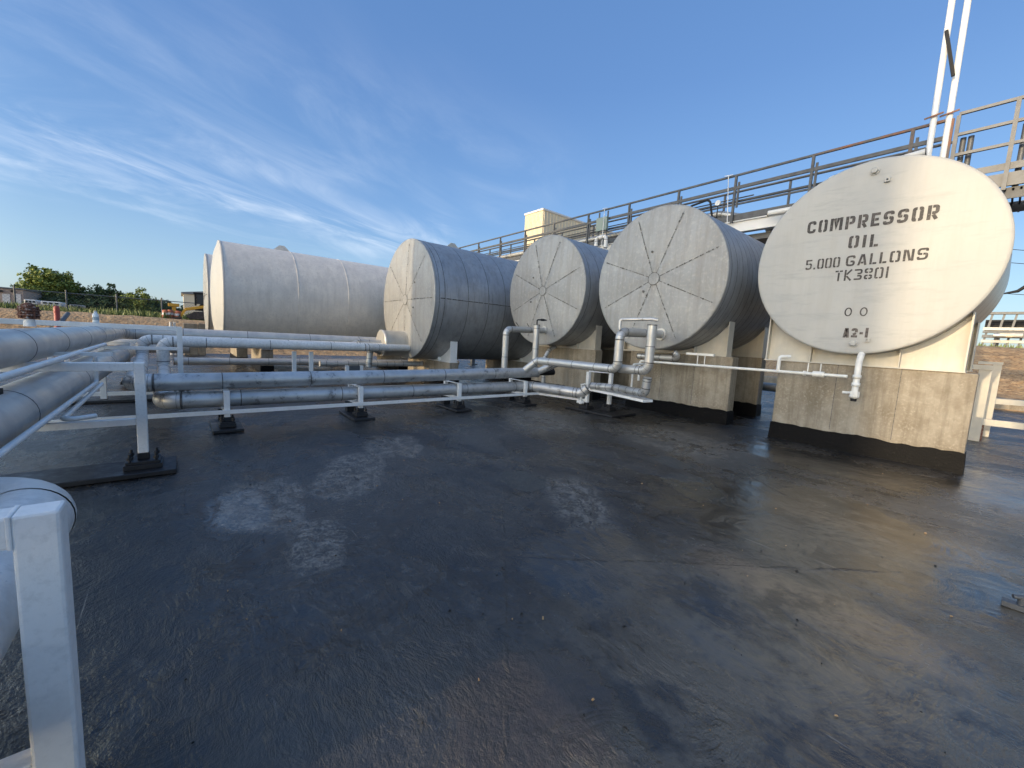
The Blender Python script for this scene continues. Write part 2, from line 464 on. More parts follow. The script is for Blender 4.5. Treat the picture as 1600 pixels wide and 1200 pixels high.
# ------------------------------------------------------------------ mesh builder
class MB:
    def __init__(s):
        s.v, s.f, s.sm, s.mi = [], [], [], []

    def add(s, vs_, fs, smooth=False, mi=0):
        o = len(s.v)
        s.v += [tuple(p) for p in vs_]
        for f in fs:
            s.f.append(tuple(i + o for i in f))
            s.sm.append(smooth)
            s.mi.append(mi)
        return s

    def box(s, x0, x1, y0, y1, z0, z1, mi=0):
        p = [(x, y, z) for x in (x0, x1) for y in (y0, y1) for z in (z0, z1)]
        return s.add(p, [(0, 1, 3, 2), (4, 6, 7, 5), (0, 4, 5, 1), (2, 3, 7, 6), (0, 2, 6, 4), (1, 5, 7, 3)], mi=mi)

    def beam(s, a, b, w, h, up=(0, 0, 1), mi=0):
        a, b = Vector(a), Vector(b)
        d = (b - a).normalized()
        u = Vector(up)
        sd = d.cross(u)
        if sd.length < 1e-4:
            sd = d.cross(Vector((1, 0, 0)))
        sd.normalize()
        u = sd.cross(d)
        sd, u = sd * (w / 2), u * (h / 2)
        p = [a - sd - u, a + sd - u, a + sd + u, a - sd + u, b - sd - u, b + sd - u, b + sd + u, b - sd + u]
        return s.add(p, [(3, 2, 1, 0), (4, 5, 6, 7), (0, 1, 5, 4), (1, 2, 6, 5), (2, 3, 7, 6), (3, 0, 4, 7)], mi=mi)

    def tube(s, path, r, seg=20, caps=True, mi=0, smooth=True):
        path = [Vector(p) for p in path]
        rs = r if isinstance(r, (list, tuple)) else [r] * len(path)
        n = len(path)
        T = []
        for i in range(n):
            a = path[max(i - 1, 0)]
            b = path[min(i + 1, n - 1)]
            if 0 < i < n - 1:
                t = (path[i] - a).normalized() + (b - path[i]).normalized()
            else:
                t = b - a
            T.append(t.normalized())
        u = T[0].orthogonal().normalized()
        if abs(T[0].z) < .9:
            u = T[0].cross(Vector((0, 0, 1))).normalized()
        vs_, fs = [], []
        for i in range(n):
            if i:
                q = T[i - 1].rotation_difference(T[i])
                u = q @ u
            w = T[i].cross(u)
            for k in range(seg):
                a = 2 * math.pi * k / seg
                vs_.append(path[i] + (u * math.cos(a) + w * math.sin(a)) * rs[i])
        for i in range(n - 1):
            for k in range(seg):
                k2 = (k + 1) % seg
                fs.append((i * seg + k, i * seg + k2, (i + 1) * seg + k2, (i + 1) * seg + k))
        s.add(vs_, fs, smooth, mi)
        if caps:
            s.add(vs_[:seg], [tuple(range(seg - 1, -1, -1))], False, mi)
            s.add(vs_[-seg:], [tuple(range(seg))], False, mi)
        return s

    def ringband(s, c, axis, r, wd, th=.004, seg=32, mi=0):
        """a thin strap round a pipe"""
        c, ax = Vector(c), Vector(axis).normalized()
        return s.tube([c - ax * wd / 2, c - ax * (wd / 2 - .001), c + ax * (wd / 2 - .001), c + ax * wd / 2], [r - .002, r + th, r + th, r - .002], seg, False, mi)

    def prism(s, pts, d, mi=0):
        """planar polygon (list of 3D points) pushed along vector d"""
        n = len(pts)
        a = [Vector(p) for p in pts]
        b = [p + Vector(d) for p in a]
        s.add(a + b, [tuple(range(n - 1, -1, -1)), tuple(range(n, 2 * n))] + [(i, (i + 1) % n, n + (i + 1) % n, n + i) for i in range(n)], mi=mi)
        return s

    def strip(s, cen, w, mi=0):
        """ribbon in the XZ plane along centreline points (x, y, z)"""
        n = len(cen)
        L, R_ = [], []
        for i in range(n):
            p = Vector(cen[i])
            d0 = (p - Vector(cen[i - 1])).normalized() if i else None
            d1 = (Vector(cen[i + 1]) - p).normalized() if i < n - 1 else None
            if d0 is None:
                d0 = d1
            if d1 is None:
                d1 = d0
            n0, n1 = Vector((-d0.z, 0, d0.x)), Vector((-d1.z, 0, d1.x))
            mm = (n0 + n1).normalized()
            k = 1 / max(.5, mm.dot(n0))
            L.append(p + mm * (w / 2 * k))
            R_.append(p - mm * (w / 2 * k))
        s.add(L + R_, [(i, i + 1, n + i + 1, n + i) for i in range(n - 1)], mi=mi)
        return s

    def build(s, name, mats, parent=None, bevel=0, label=None):
        org = Vector((0, 0, 0))
        p = parent
        while p is not None:
            org += p.location
            p = p.parent
        me = bpy.data.meshes.new(name)
        me.from_pydata([tuple(Vector(q) - org) for q in s.v], [], s.f)
        for m in (mats if isinstance(mats, (list, tuple)) else [mats]):
            me.materials.append(M[m])
        me.polygons.foreach_set('use_smooth', s.sm)
        me.polygons.foreach_set('material_index', s.mi)
        me.update()
        o = bpy.data.objects.new(name, me)
        C.objects.link(o)
        if parent:
            o.parent = parent
        if label:
            o['label'] = label
        if bevel:
            md = o.modifiers.new('bevel', 'BEVEL')
            md.width = bevel
            md.segments = 2
            md.limit_method = 'ANGLE'
            md.angle_limit = rad(40)
        return o


def thing(name, label, cat, loc=(0, 0, 0), group=None):
    o = bpy.data.objects.new(name, None)
    o.empty_display_size = .2
    C.objects.link(o)
    o.location = loc
    o['label'] = label
    o['category'] = cat
    if group:
        o['group'] = group
    return o


def tag(o, label, cat, group=None):
    o['label'] = label
    o['category'] = cat
    if group:
        o['group'] = group
    return o


def structure(o):
    o['kind'] = 'structure'
    return o


def dup(root, loc, label, group=None):
    r = root.copy()
    C.objects.link(r)
    r.location = loc
    r['label'] = label
    if group:
        r['group'] = group
    for ch in root.children:
        c = ch.copy()
        C.objects.link(c)
        c.parent = r
        for g in ch.children:
            d = g.copy()
            C.objects.link(d)
            d.parent = c
    return r


# ------------------------------------------------------------------ ground: tar floor of the basin, dirt banks, plain
def smst(a, b, x):
    t = min(1, max(0, (x - a) / (b - a)))
    return t * t * (3 - 2 * t)


def hgt(x, y):
    left = smst(-26.5, -33, x) * 1.72
    back = .35 * smst(22.5, 24.5, y) + 2.25 * smst(25, 33, y)
    right = smst(9, 12, x) * .5
    front = smst(-30, -36, y) * .4
    h = max(left, back, right, front)
    if h > .05:
        k = min(1, h)
        h += k * (.05 * math.sin(x * 1.7 + y * .8) * math.sin(y * 1.3 - x * .4) + .10 * math.sin(x * .31 + 2) * math.sin(y * .27)
                  + .035 * math.sin(x * 3.9 + y * 2.2) * math.sin(y * 4.3 - x * 1.2))
    return h - .06


def axis_samples(lo, hi, fine_lo, fine_hi, step):
    a = []
    x = fine_lo
    while x > lo:
        a.append(x)
        x -= max(step, (fine_lo - x) * .35)
    a.append(lo)
    a = a[::-1]
    x = fine_lo + step
    while x < fine_hi:
        a.append(x)
        x += step
    x = fine_hi
    while x < hi:
        a.append(x)
        x += max(step, (x - fine_hi) * .35)
    a.append(hi)
    return a


xs = axis_samples(-1500, 900, -50, 14, .6)
ys = axis_samples(-900, 1500, -16, 40, .6)
mb = MB()
nx_, ny_ = len(xs), len(ys)
mb.add([(x, y, hgt(x, y)) for x in xs for y in ys],
       [(i * ny_ + j, (i + 1) * ny_ + j, (i + 1) * ny_ + j + 1, i * ny_ + j + 1) for i in range(nx_ - 1) for j in range(ny_ - 1)], True)
structure(mb.build('ground', 'dirt'))

mb = MB()
fx = [-26 + i * .5 for i in range(int((10 + 26) / .5) + 1)]
fy = [-30 + i * .5 for i in range(int((23.5 + 30) / .5) + 1)]
n2 = len(fy)
mb.add([(x, y, 0.006 * math.sin(x * 2.1 + .3 * y) * math.sin(y * 1.7)) for x in fx for y in fy],
       [(i * n2 + j, (i + 1) * n2 + j, (i + 1) * n2 + j + 1, i * n2 + j + 1) for i in range(len(fx) - 1) for j in range(n2 - 1)], True)
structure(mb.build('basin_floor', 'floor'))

rgd = random.Random(11)
mb = MB()
for i in range(300):
    dd = rgd.uniform(1.2, 9) ** 1.0
    an = rad(rgd.uniform(88, 190))
    x, y = dd * math.cos(an), dd * math.sin(an)
    if y < -.1 and x < -1:
        continue
    r_ = rgd.choice((.002, .0025, .003, .004, .006))
    aa = rgd.uniform(0, 6.28)
    ex = rgd.uniform(1, 2.4)
    c_, s_ = math.cos(aa), math.sin(aa)
    pts = [(x + (c_ * u * ex - s_ * v) * r_, y + (s_ * u * ex + c_ * v) * r_, .004) for u, v in ((-1, -.7), (1, -.8), (.8, .9), (-.9, .6))]
    top = [(x + (c_ * u * ex - s_ * v) * r_ * .5, y + (s_ * u * ex + c_ * v) * r_ * .5, .006 + r_ * .9) for u, v in ((-1, -.7), (1, -.8), (.8, .9), (-.9, .6))]
    mb.add(pts + top, [(4, 5, 6, 7), (0, 1, 5, 4), (1, 2, 6, 5), (2, 3, 7, 6), (3, 0, 4, 7)], mi=rgd.choice((0, 0, 0, 1)))
o = mb.build('grit', ['blacksteel', 'dirt', 'pale'])
o['kind'] = 'stuff'

# concrete kerb at the back of the basin
mb = MB().box(-24, 9.8, 23.2, 23.6, -.05, .42)
tag(mb.build('concrete_kerb', 'concrete', bevel=.02), 'low concrete kerb at the foot of the brown dirt bank behind the tanks', 'kerb')


# ------------------------------------------------------------------ stencil letters
def rounded(pts, r=.13, k=5):
    out = [pts[0]]
    for i in range(1, len(pts) - 1):
        p = Vector((*pts[i], 0))
        a = Vector((*pts[i - 1], 0)) - p
        b = Vector((*pts[i + 1], 0)) - p
        rr = min(r, a.length * .49, b.length * .49)
        a.normalize()
        b.normalize()
        p0, p2 = p + a * rr, p + b * rr
        for j in range(k + 1):
            t = j / k
            q = p0 * (1 - t) ** 2 + p * 2 * t * (1 - t) + p2 * t * t
            out.append((q.x, q.y))
    out.append(pts[-1])
    return out


def glyph(ch, W, t, g):
    h = t / 2
    x0, x1, y0, y1 = h, W - h, h, 1 - h
    mx = W / 2
    Rr = min(.24, W * .45)
    if ch in 'O0':
        return [rounded([(mx - g, y1), (x0, y1), (x0, y0), (mx - g, y0)], Rr), rounded([(mx + g, y1), (x1, y1), (x1, y0), (mx + g, y0)], Rr)]
    if ch == 'C':
        return [rounded([(x1, .68), (x1, y1), (x0, y1), (x0, y0), (x1, y0), (x1, .32)], Rr)]
    if ch == 'G':
        return [rounded([(x1, .70), (x1, y1), (x0, y1), (x0, y0), (x1, y0), (x1, .44), (mx, .44)], Rr)]
    if ch == 'M':
        return [[(x0, 0), (x0, 1)], [(x1, 0), (x1, 1)], [(x0 + t * .95, .98), (mx, .22), (x1 - t * .95, .98)]]
    if ch in 'PR':
        s_ = [[(x0, 0), (x0, 1)], rounded([(x0 + h + g * .9, y1), (x1, y1), (x1, .46), (x0 + h + g * .9, .46)], .2)]
        if ch == 'R':
            s_.append([(x0 + h + g * 2.2, .34), (x1, 0)])
        return s_
    if ch == 'E':
        return [[(W, y1), (x0, y1), (x0, y0), (W, y0)], [(x0 + h + g * .4, .5), (W * .86, .5)]]
    if ch == 'S':
        return [rounded([(x1, .72), (x1, y1), (x0, y1), (x0, .5), (mx - g * .6, .5)], Rr), rounded([(mx + g * .6, .5), (x1, .5), (x1, y0), (x0, y0), (x0, .28)], Rr)]
    if ch == '5':
        return [[(W, y1), (x0, y1), (x0, .56), (mx - g, .56)], rounded([(mx + g * .4, .56), (x1, .56), (x1, y0), (x0, y0), (x0, .24)], Rr)]
    if ch in 'I1':
        return [[(mx, 0), (mx, 1)]]
    if ch == 'L':
        return [[(x0, 0), (x0, 1)], [(x0 + h + g, y0), (W, y0)]]
    if ch == 'A':
        return [[(x0, 0), (mx - g * .9, 1)], [(x1, 0), (mx + g * .9, 1)], [(mx - W * .14, .24), (mx + W * .14, .24)]]
    if ch == 'N':
        return [[(x0, 0), (x0, 1)], [(x1, 0), (x1, 1)], [(x0 + t * .85, .96), (x1 - t * .85, .04)]]
    if ch == 'T':
        return [[(0, y1), (mx - g, y1)], [(mx + g, y1), (W, y1)], [(mx, 0), (mx, 1 - t - g)]]
    if ch == 'K':
        return [[(x0, 0), (x0, 1)], [(x0 + h + g, .56), (x1, 1)], [(x0 + h + g, .42), (x1, 0)]]
    if ch == '3':
        return [rounded([(0, y1), (x1, y1), (x1, .58), (mx * .8, .58)], .2), rounded([(mx * .8, .58 - t - .04), (x1, .58 - t - .04), (x1, y0), (0, y0)], .2)]
    if ch == '8':
        a, b = .55, .43
        return [rounded([(mx - g, y1), (x0, y1), (x0, a + h), (mx - g, a + h)], .2), rounded([(mx + g, y1), (x1, y1), (x1, a + h), (mx + g, a + h)], .2),
                rounded([(mx - g, b - h), (x0, b - h), (x0, y0), (mx - g, y0)], .2), rounded([(mx + g, b - h), (x1, b - h), (x1, y0), (mx + g, y0)], .2)]
    if ch == '2':
        return [rounded([(x0, .70), (x0, y1), (x1, y1), (x1, .55)], .24), [(x1 - .02, .47), (x0 + .05, t + .04)], [(0, y0), (W, y0)]]
    if ch == '-':
        return [[(0, .45), (W, .45)]]
    if ch == '.':
        return [[(mx, 0), (mx, t)]]
    return []


WIDTH = {'I': .30, '1': .30, '.': .28, 'M': .84, ' ': .30, '-': .34, 'L': .52, 'E': .54}


def lettering(text, x0, x1, z0, z1, hh, y, mname, t, parent, word, wd=.6, g=.055):
    gap = .20
    ws = [WIDTH.get(c, wd) for c in text]
    tot = sum(ws) + gap * (len(text) - 1)
    sx = (x1 - x0) / tot
    mb = MB()
    u = 0
    for ch, w in zip(text, ws):
        zb = z0 + (z1 - z0) * (u / tot)
        for st in glyph(ch, w, t, g):
            mb.strip([(x0 + (u + p[0]) * sx, y, zb + p[1] * hh) for p in st], t * (hh + sx) / 2)
        u += w + gap
    o = mb.build('lettering', mname, parent, label='black stencilled ' + word)
    return o


# ------------------------------------------------------------------ tanks
def saddle(mb, cx, cz, r, y, w, ztop, th=.025):
    n = 36
    top = []
    for i in range(n + 1):
        x = -w + 2 * w * i / n
        top.append((cx + x, y, cz - math.sqrt(max(0, (r + .012) ** 2 - x * x))))
    pts = [(cx + w, y, ztop), (cx - w, y, ztop)]
    vs_ = []
    for p in top:
        vs_ += [(p[0], y - th / 2, ztop + .02), (p[0], y - th / 2, p[2]), (p[0], y + th / 2, ztop + .02), (p[0], y + th / 2, p[2])]
    fs = []
    for i in range(n):
        a, b = i * 4, i * 4 + 4
        fs += [(a, b, b + 1, a + 1), (a + 3, b + 3, b + 2, a + 2), (a + 1, b + 1, b + 3, a + 3)]
    mb.add(vs_, fs)
    mb.box(cx - w - .03, cx + w + .03, y - .17, y + .17, ztop, ztop + .02)          # sole plate
    for sx in (-1, 1):                                                            # end flanges
        x = cx + sx * (w + .011)
        zt = cz - math.sqrt(max(.01, r * r - w * w)) - .02
        mb.box(x - .010, x + .010, y - .13, y + .13, ztop + .021, zt)
    for fx_ in (-.46, .46):                                                       # web stiffeners
        x = cx + fx_ * w
        zt = cz - math.sqrt(r * r - (fx_ * w) ** 2) - .012
        mb.box(x - .008, x + .008, y - .12, y - th / 2 - .001, ztop + .021, zt)
    return mb


def make_tank(label, cx, cz, r, yf, L, seams, saddles, w, ztop, facemat, shellmat, saddlemat, spokes=None, hub=True, bulge=.03, back=True):
    t = thing('storage_tank', label, 'tank', (cx, yf + L / 2, 0))
    seg = 112

    def circ(y, rr):
        return [(cx + rr * math.cos(2 * math.pi * k / seg), y, cz + rr * math.sin(2 * math.pi * k / seg)) for k in range(seg)]
    # jacket: rolled sheet rings, each lap a few millimetres proud, dark line at each lap
    mb = MB()
    ys_ = [yf + .02] + sorted(seams) + [yf + L]
    prof = []
    if shellmat == 'whitetank':
        prof = [(ys_[0], r, 0), (ys_[-1], r, 0)]
        for y in seams:
            mb.ringband((cx, y, cz), (0, 1, 0), r, .025, .006, 96)
        ys_ = []
    for i in range(len(ys_) - 1):
        a, b = ys_[i], ys_[i + 1]
        prof.append((a, r - .003, 0))
        prof.append((b - .016, r + .008, 0))
        prof.append((b, r + .008, 1))
    for i in range(len(prof) - 1):
        (ya_, ra_, _), (yb_, rb_, k_) = prof[i], prof[i + 1]
        if yb_ - ya_ < 1e-6:
            yb_ += .0004
        mb.add(circ(ya_, ra_) + circ(yb_, rb_), [(k, (k + 1) % seg, seg + (k + 1) % seg, seg + k) for k in range(seg)], True, 1 if k_ == 1 else 0)
    mb.add(circ(yf + L, r), [tuple(range(seg))])
    shell = mb.build('shell', [shellmat, 'seam'], t)
    # end cap: knuckle edge, faintly domed plate
    mb = MB()
    prof = [(r + .012, .05), (r + .012, .012), (r + .004, 0.0), (r - .03, -.004), (r * .8, -.004 - bulge * .5), (r * .5, -.004 - bulge * .85), (r * .2, -.004 - bulge), (.02, -.004 - bulge)]
    vs_ = []
    for rr, dy in prof:
        ring = circ(yf + dy, rr)
        if spokes and .1 * r < rr < r * .97:
            so = sorted(q % (2 * math.pi) for q in spokes)
            for k in range(seg):
                an = 2 * math.pi * k / seg
                i0 = max([q for q in so if q <= an + 1e-6], default=so[-1] - 2 * math.pi)
                i1 = min([q for q in so if q > an + 1e-6], default=so[0] + 2 * math.pi)
                fr = (an - i0) / (i1 - i0)
                x_, y_, z_ = ring[k]
                ring[k] = (x_, y_ - .016 * math.sin(math.pi * fr) * (rr / r) * (1 - (rr / r) ** 4) * 2 + .004 * math.sin(9 * an + rr * 7), z_)
        vs_ += ring
    fs = [(i * seg + k, i * seg + (k + 1) % seg, (i + 1) * seg + (k + 1) % seg, (i + 1) * seg + k) for i in range(len(prof) - 1) for k in range(seg)]
    fs.append(tuple((len(prof) - 1) * seg + k for k in range(seg)))
    mb.add(vs_, fs, True)

    def fy_(rr):
        q = abs(rr) / r
        return yf - .006 - bulge * (1.0 - .15 * (q / .5) if q < .5 else (.85 - .35 * (q - .5) / .3 if q < .8 else .5 - .5 * (q - .8) / .2)) - .009
    mats = [facemat, 'seam']
    if spokes:
        for a in spokes:
            q = .092
            while q < .93:
                ln = random.uniform(.02, .06)
                ra, rb = r * q, r * min(.93, q + ln)
                wj = random.uniform(.007, .017)
                if random.random() < .2:
                    wj *= 1.7
                mb.strip([(cx + ra * math.cos(a), fy_(ra), cz + ra * math.sin(a)), (cx + rb * math.cos(a), fy_(rb), cz + rb * math.sin(a))], wj, mi=1)
                q += ln + random.choice((0, 0, .008, .016, .03))
            for q in (.25, .36, .47, .58, .69, .80, .9):                             # rivet heads along the lap
                if random.random() < .8:
                    p = Vector((cx + r * q * math.cos(a), fy_(r * q), cz + r * q * math.sin(a)))
                    mb.tube([p, p + Vector((0, -.006, 0))], random.uniform(.010, .020), 8, True, 1, False)
    cap = mb.build('end_cap', mats, t)
    if hub:
        hr = r * .085
        mb = MB()
        mb.tube([(cx, fy_(0) + .006, cz), (cx, fy_(0) - .010, cz)], [hr, hr * .96], 28)
        for k in range(14):
            if random.random() < .85:
                a0 = 2 * math.pi * k / 14
                mb.strip([(cx + hr * 1.02 * math.cos(a0 + j * .13), fy_(0) - .013, cz + hr * 1.02 * math.sin(a0 + j * .13)) for j in range(4)], .014, mi=1)
        mb.build('hub_plate', [facemat, 'seam'], cap)
    for y in saddles:
        saddle(MB(), cx, cz, r, y, w, ztop).build('saddle', saddlemat, t)
    return t


def pier(label, x0, x1, y0, y1, z1, band, group=None):
    t = thing('concrete_pier', label, 'pier', ((x0 + x1) / 2, (y0 + y1) / 2, 0), group)
    MB().box(x0, x1, y0, y1, -.02, z1).build('block', 'concrete', t, bevel=.018)
    if x1 - x0 > 2:
        for fx_ in (.36, .68):
            xj = x0 + (x1 - x0) * fx_
            MB().box(xj - .004, xj + .004, y0 - .0015, y0 + .01, band + .03, z1 - .002).build('form_joint', 'seam', t)
    if band:
        # thick brushed tar with a wavy upper edge
        mb = MB()
        e = .012
        ring = []
        for (ax, ay), (bx, by) in (((x0 - e, y0 - e), (x1 + e, y0 - e)), ((x1 + e, y0 - e), (x1 + e, y1 + e)), ((x1 + e, y1 + e), (x0 - e, y1 + e)), ((x0 - e, y1 + e), (x0 - e, y0 - e))):
            n = max(2, int(math.hypot(bx - ax, by - ay) / .06))
            for i in range(n):
                ring.append((ax + (bx - ax) * i / n, ay + (by - ay) * i / n))
        n = len(ring)
        mx_, my_ = (x0 + x1) / 2, (y0 + y1) / 2
        vs_ = []
        for i, (x, y) in enumerate(ring):
            z = band + .010 * math.sin(i * .37) + .006 * math.sin(i * 1.3) + random.uniform(-.006, .006)
            ox, oy = (1 if x > mx_ else -1), (1 if y > my_ else -1)
            flare = .012
            vs_ += [(x + ox * flare * (abs(x - mx_) > (x1 - x0) / 2), y + oy * flare * (abs(y - my_) > (y1 - y0) / 2), -.01), (x, y, z),
                    (x - ox * e * 1.2 * (abs(x - mx_) > (x1 - x0) / 2), y - oy * e * 1.2 * (abs(y - my_) > (y1 - y0) / 2), z + .004)]
        fs = []
        for i in range(n):
            a, b = i * 3, ((i + 1) % n) * 3
            fs += [(a, b, b + 1, a + 1), (a + 1, b + 1, b + 2, a + 2)]
        mb.add(vs_, fs)
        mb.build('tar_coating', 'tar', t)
    return t


D = math.radians
PIER_Z = 1.47
# --- compressor oil tank
T1 = make_tank('cream tank stencilled COMPRESSOR OIL 5,000 GALLONS on the tallest pier', -1.59, 3.185, 1.512, 8.5, 3.0, [8.9, 9.7, 10.5, 11.2], [8.86, 11.0], 1.27, PIER_Z,
               'face_smooth', 'shell_paint', 'cream', None, False, .0)
yt = 8.5 - .009
CAP1 = [c for c in T1.children if c.name.startswith('end_cap')][0]
lettering('COMPRESSOR', -2.40, -.81, 3.70, 3.66, .205, yt, 'ink', .205, CAP1, 'word COMPRESSOR', .62)
lettering('OIL', -1.80, -1.43, 3.375, 3.355, .195, yt, 'ink', .205, CAP1, 'word OIL', .66)
lettering('5.000', -2.35, -1.88, 3.080, 3.085, .172, yt, 'ink', .175, CAP1, 'number 5.000', .72, .05)
lettering('GALLONS', -1.80, -.85, 3.086, 3.096, .172, yt, 'ink', .175, CAP1, 'word GALLONS', .72, .05)
lettering('TK3801', -1.92, -1.25, 2.855, 2.86, .175, yt, 'ink', .16, CAP1, 'line TK3801', .74, .05)
lettering('A2-1', -1.70, -1.385, 1.925, 1.935, .155, yt, 'paleink', .26, CAP1, 'mark A2-1', .62)
for k, x in enumerate((-1.675, -1.480)):
    mb = MB()
    pts = [(x + .040 * math.cos(2 * math.pi * j / 24), yt, 2.345 + .062 * math.sin(2 * math.pi * j / 24)) for j in range(25)]
    mb.strip(pts, .018)
    mb.build('lettering', 'ink', CAP1, label='black stencilled letter O')


def fitting(parent, x, z, yf, r, name='pipe_plug'):
    mb = MB()
    mb.tube([(x, yf + .004, z), (x, yf - .02, z)], r * 1.35, 20)
    mb.tube([(x, yf - .02, z), (x, yf - .06, z), (x, yf - .065, z)], [r, r, r * .8], 6, True, 0, False)
    return mb.build(name, 'face_smooth', parent)


fitting(T1, -1.60, 4.53, 8.5, .045)
fitting(T1, -1.55, 1.835, 8.5, .045)
for (x, z) in ((-1.43, 4.355), (-1.385, 1.895)):
    mb = MB().box(x - .035, x + .035, 8.46, 8.492, z - .03, z - .012).box(x - .035, x + .035, 8.46, 8.492, z + .012, z + .03)
    mb.box(x - .035, x - .012, 8.46, 8.492, z - .012, z + .012).box(x + .012, x + .035, 8.46, 8.492, z - .012, z + .012)
    mb.build('bracket_lug', 'face_smooth', T1)
# --- the tanks with spoked caps
T2 = make_tank('large grey tank with riveted radial seams beside the cream lettered tank', -5.09, 3.105, 1.555, 8.2, 3.9, [8.36, 8.62, 8.9, 9.15, 9.4, 9.65, 9.9, 10.2, 10.5, 10.8, 11.1, 11.5], [9.25, 11.3], 1.30, PIER_Z,
               'face', 'shell', 'cream', [D(q) for q in (68, 21, -23, -64, -112, -155, 160, 112)])
T3 = make_tank('grey tank with radial seams and white handled riser pipe before its cap', -8.66, 3.04, 1.56, 8.2, 3.9, [8.4, 8.8, 9.3, 9.8, 10.3, 10.8, 11.3], [9.25, 11.3], 1.27, 1.42,
               'face', 'shell', 'cream', [D(q) for q in (67, 22, -22, -66, -113, -157, 156, 108)])
T4 = make_tank('blue grey ringed tank with half its cap in sunlight and a round manway', -12.92, 2.72, 1.975, 5.9, 6.2, [6.06, 6.25, 7.1, 7.9, 8.6, 9.5, 10.4, 11.3], [6.9, 10.6], 1.5, .72,
               'face', 'shell', 'white', [D(q) for q in (85, 45, 0, -48, -90, -138, 180, 138)])
T5 = make_tank('long white plain tank with two weld lines and a lifting lug', -17.55, 2.575, 1.83, 1.05, 7.5, [3.2, 4.9], [2.3, 7.4], 1.3, .78,
               'face_smooth', 'whitetank', 'white', None, False, .22)
T6 = make_tank('pale tank farthest back, mostly hidden by the long white tank', -22.1, 2.72, 1.78, .86, 7.0, [1.2, 2.2, 3.4, 4.6], [2.0, 6.5], 1.3, .72,
               'face', 'whitetank', 'white', [D(q) for q in (60, 0, -60, -120, 180, 120)])
# lap line along the blue grey tank's side
mb = MB()
for i in range(30):
    a = 6.1 + i * .2
    mb.box(-12.92 + 1.978, -12.92 + 1.986, a, a + random.uniform(.15, .2), 2.705, 2.722 + random.uniform(0, .008))
mb.build('side_lap_seam', 'seam', T4)
# manway drum on that tank
mb = MB()
mb.tube([(-13.0, 5.93, 1.24), (-13.0, 5.12, 1.24)], .42, 40)
for y in (5.14, 5.88):
    mb.ringband((-13.0, y, 1.24), (0, 1, 0), .42, .03, .012, 40)
MW = mb.build('manway', 'shell_paint', T4)
mb = MB().tube([(-13.0, 5.119, 1.24), (-13.0, 5.08, 1.24), (-13.0, 5.06, 1.24)], [.44, .44, .40], 40)
mb.build('manway_cover', 'shell_paint', MW)
for t_, x, y, z, rr in ((T5, -17.55, 3.0, 4.40, .2), (T4, -12.92, 7.6, 4.69, .17)):
    pts = [(x, y - .32, z - .02), (x, y + .32, z - .02), (x, y + .08, z + .2), (x, y - .08, z + .2)]
    MB().prism(pts, (.03, 0, 0)).build('lifting_lug', 'whitetank' if t_ is T5 else 'cream', t_)
# cap gauges
for t_, spots_ in ((T2, ((-5.19, 3.70, .045), (-5.33, 2.84, .05))), (T3, ((-9.1, 3.45, .04), (-9.15, 2.74, .045))), (T4, ((-12.25, 3.25, .04), (-12.3, 2.45, .045)))):
    yf = 8.2 if t_ is not T4 else 5.9
    for x, z, rr in spots_:
        mb = MB().tube([(x, yf - .005, z), (x, yf - .035, z)], rr, 14, mi=0)
        mb.tube([(x, yf - .036, z), (x, yf - .06, z)], rr * .55, 8, True, 1)
        mb.build('cap_fitting', ['face', 'seam'], [c for c in t_.children if c.name.startswith('end_cap')][0])
# nozzle collars
for t_, x, z, rr in ((T2, -4.80, 1.885, .13), (T3, -8.50, 1.91, .11)):
    MB().tube([(x, 8.2, z), (x, 8.14, z)], rr, 24).build('nozzle', 'alu_dull', t_)

# --- piers
pier('tall weathered concrete pier with tar foot under the COMPRESSOR OIL tank', -2.64, -.16, 8.72, 9.02, PIER_Z, .30)
pier('concrete pier behind the tall one under the back of the COMPRESSOR OIL tank', -2.9, -.36, 10.85, 11.15, PIER_Z, .30)
pier('grey concrete pier with black foot under the largest riveted grey cap', -6.14, -3.61, 9.08, 9.40, PIER_Z, .30)
pier('shaded concrete pier under the back of the largest riveted grey tank', -6.35, -3.75, 11.15, 11.45, PIER_Z, .30)
pier('streaked concrete pier behind the riser pipes and white pipe stand', -9.95, -7.30, 9.08, 9.40, 1.42, .26)
pier('shaded concrete pier under the back of the tank behind the riser pipes', -9.95, -7.4, 11.15, 11.45, 1.42, .26)
pier('low concrete pier under the front of the blue grey ringed tank', -14.45, -11.35, 6.72, 7.08, .72, .2)
pier('low concrete pier under the back of the blue grey ringed tank', -14.45, -11.35, 10.4, 10.75, .72, .2)
pier('low concrete pier with white saddle under the front of the long white tank', -18.9, -16.35, 2.12, 2.5, .78, .2)
pier('low concrete pier under the back of the long white tank', -18.9, -16.35, 7.2, 7.6, .78, .2)
pier('low concrete pier under the pale farthest tank', -23.5, -20.75, 1.8, 2.2, .72, .2)


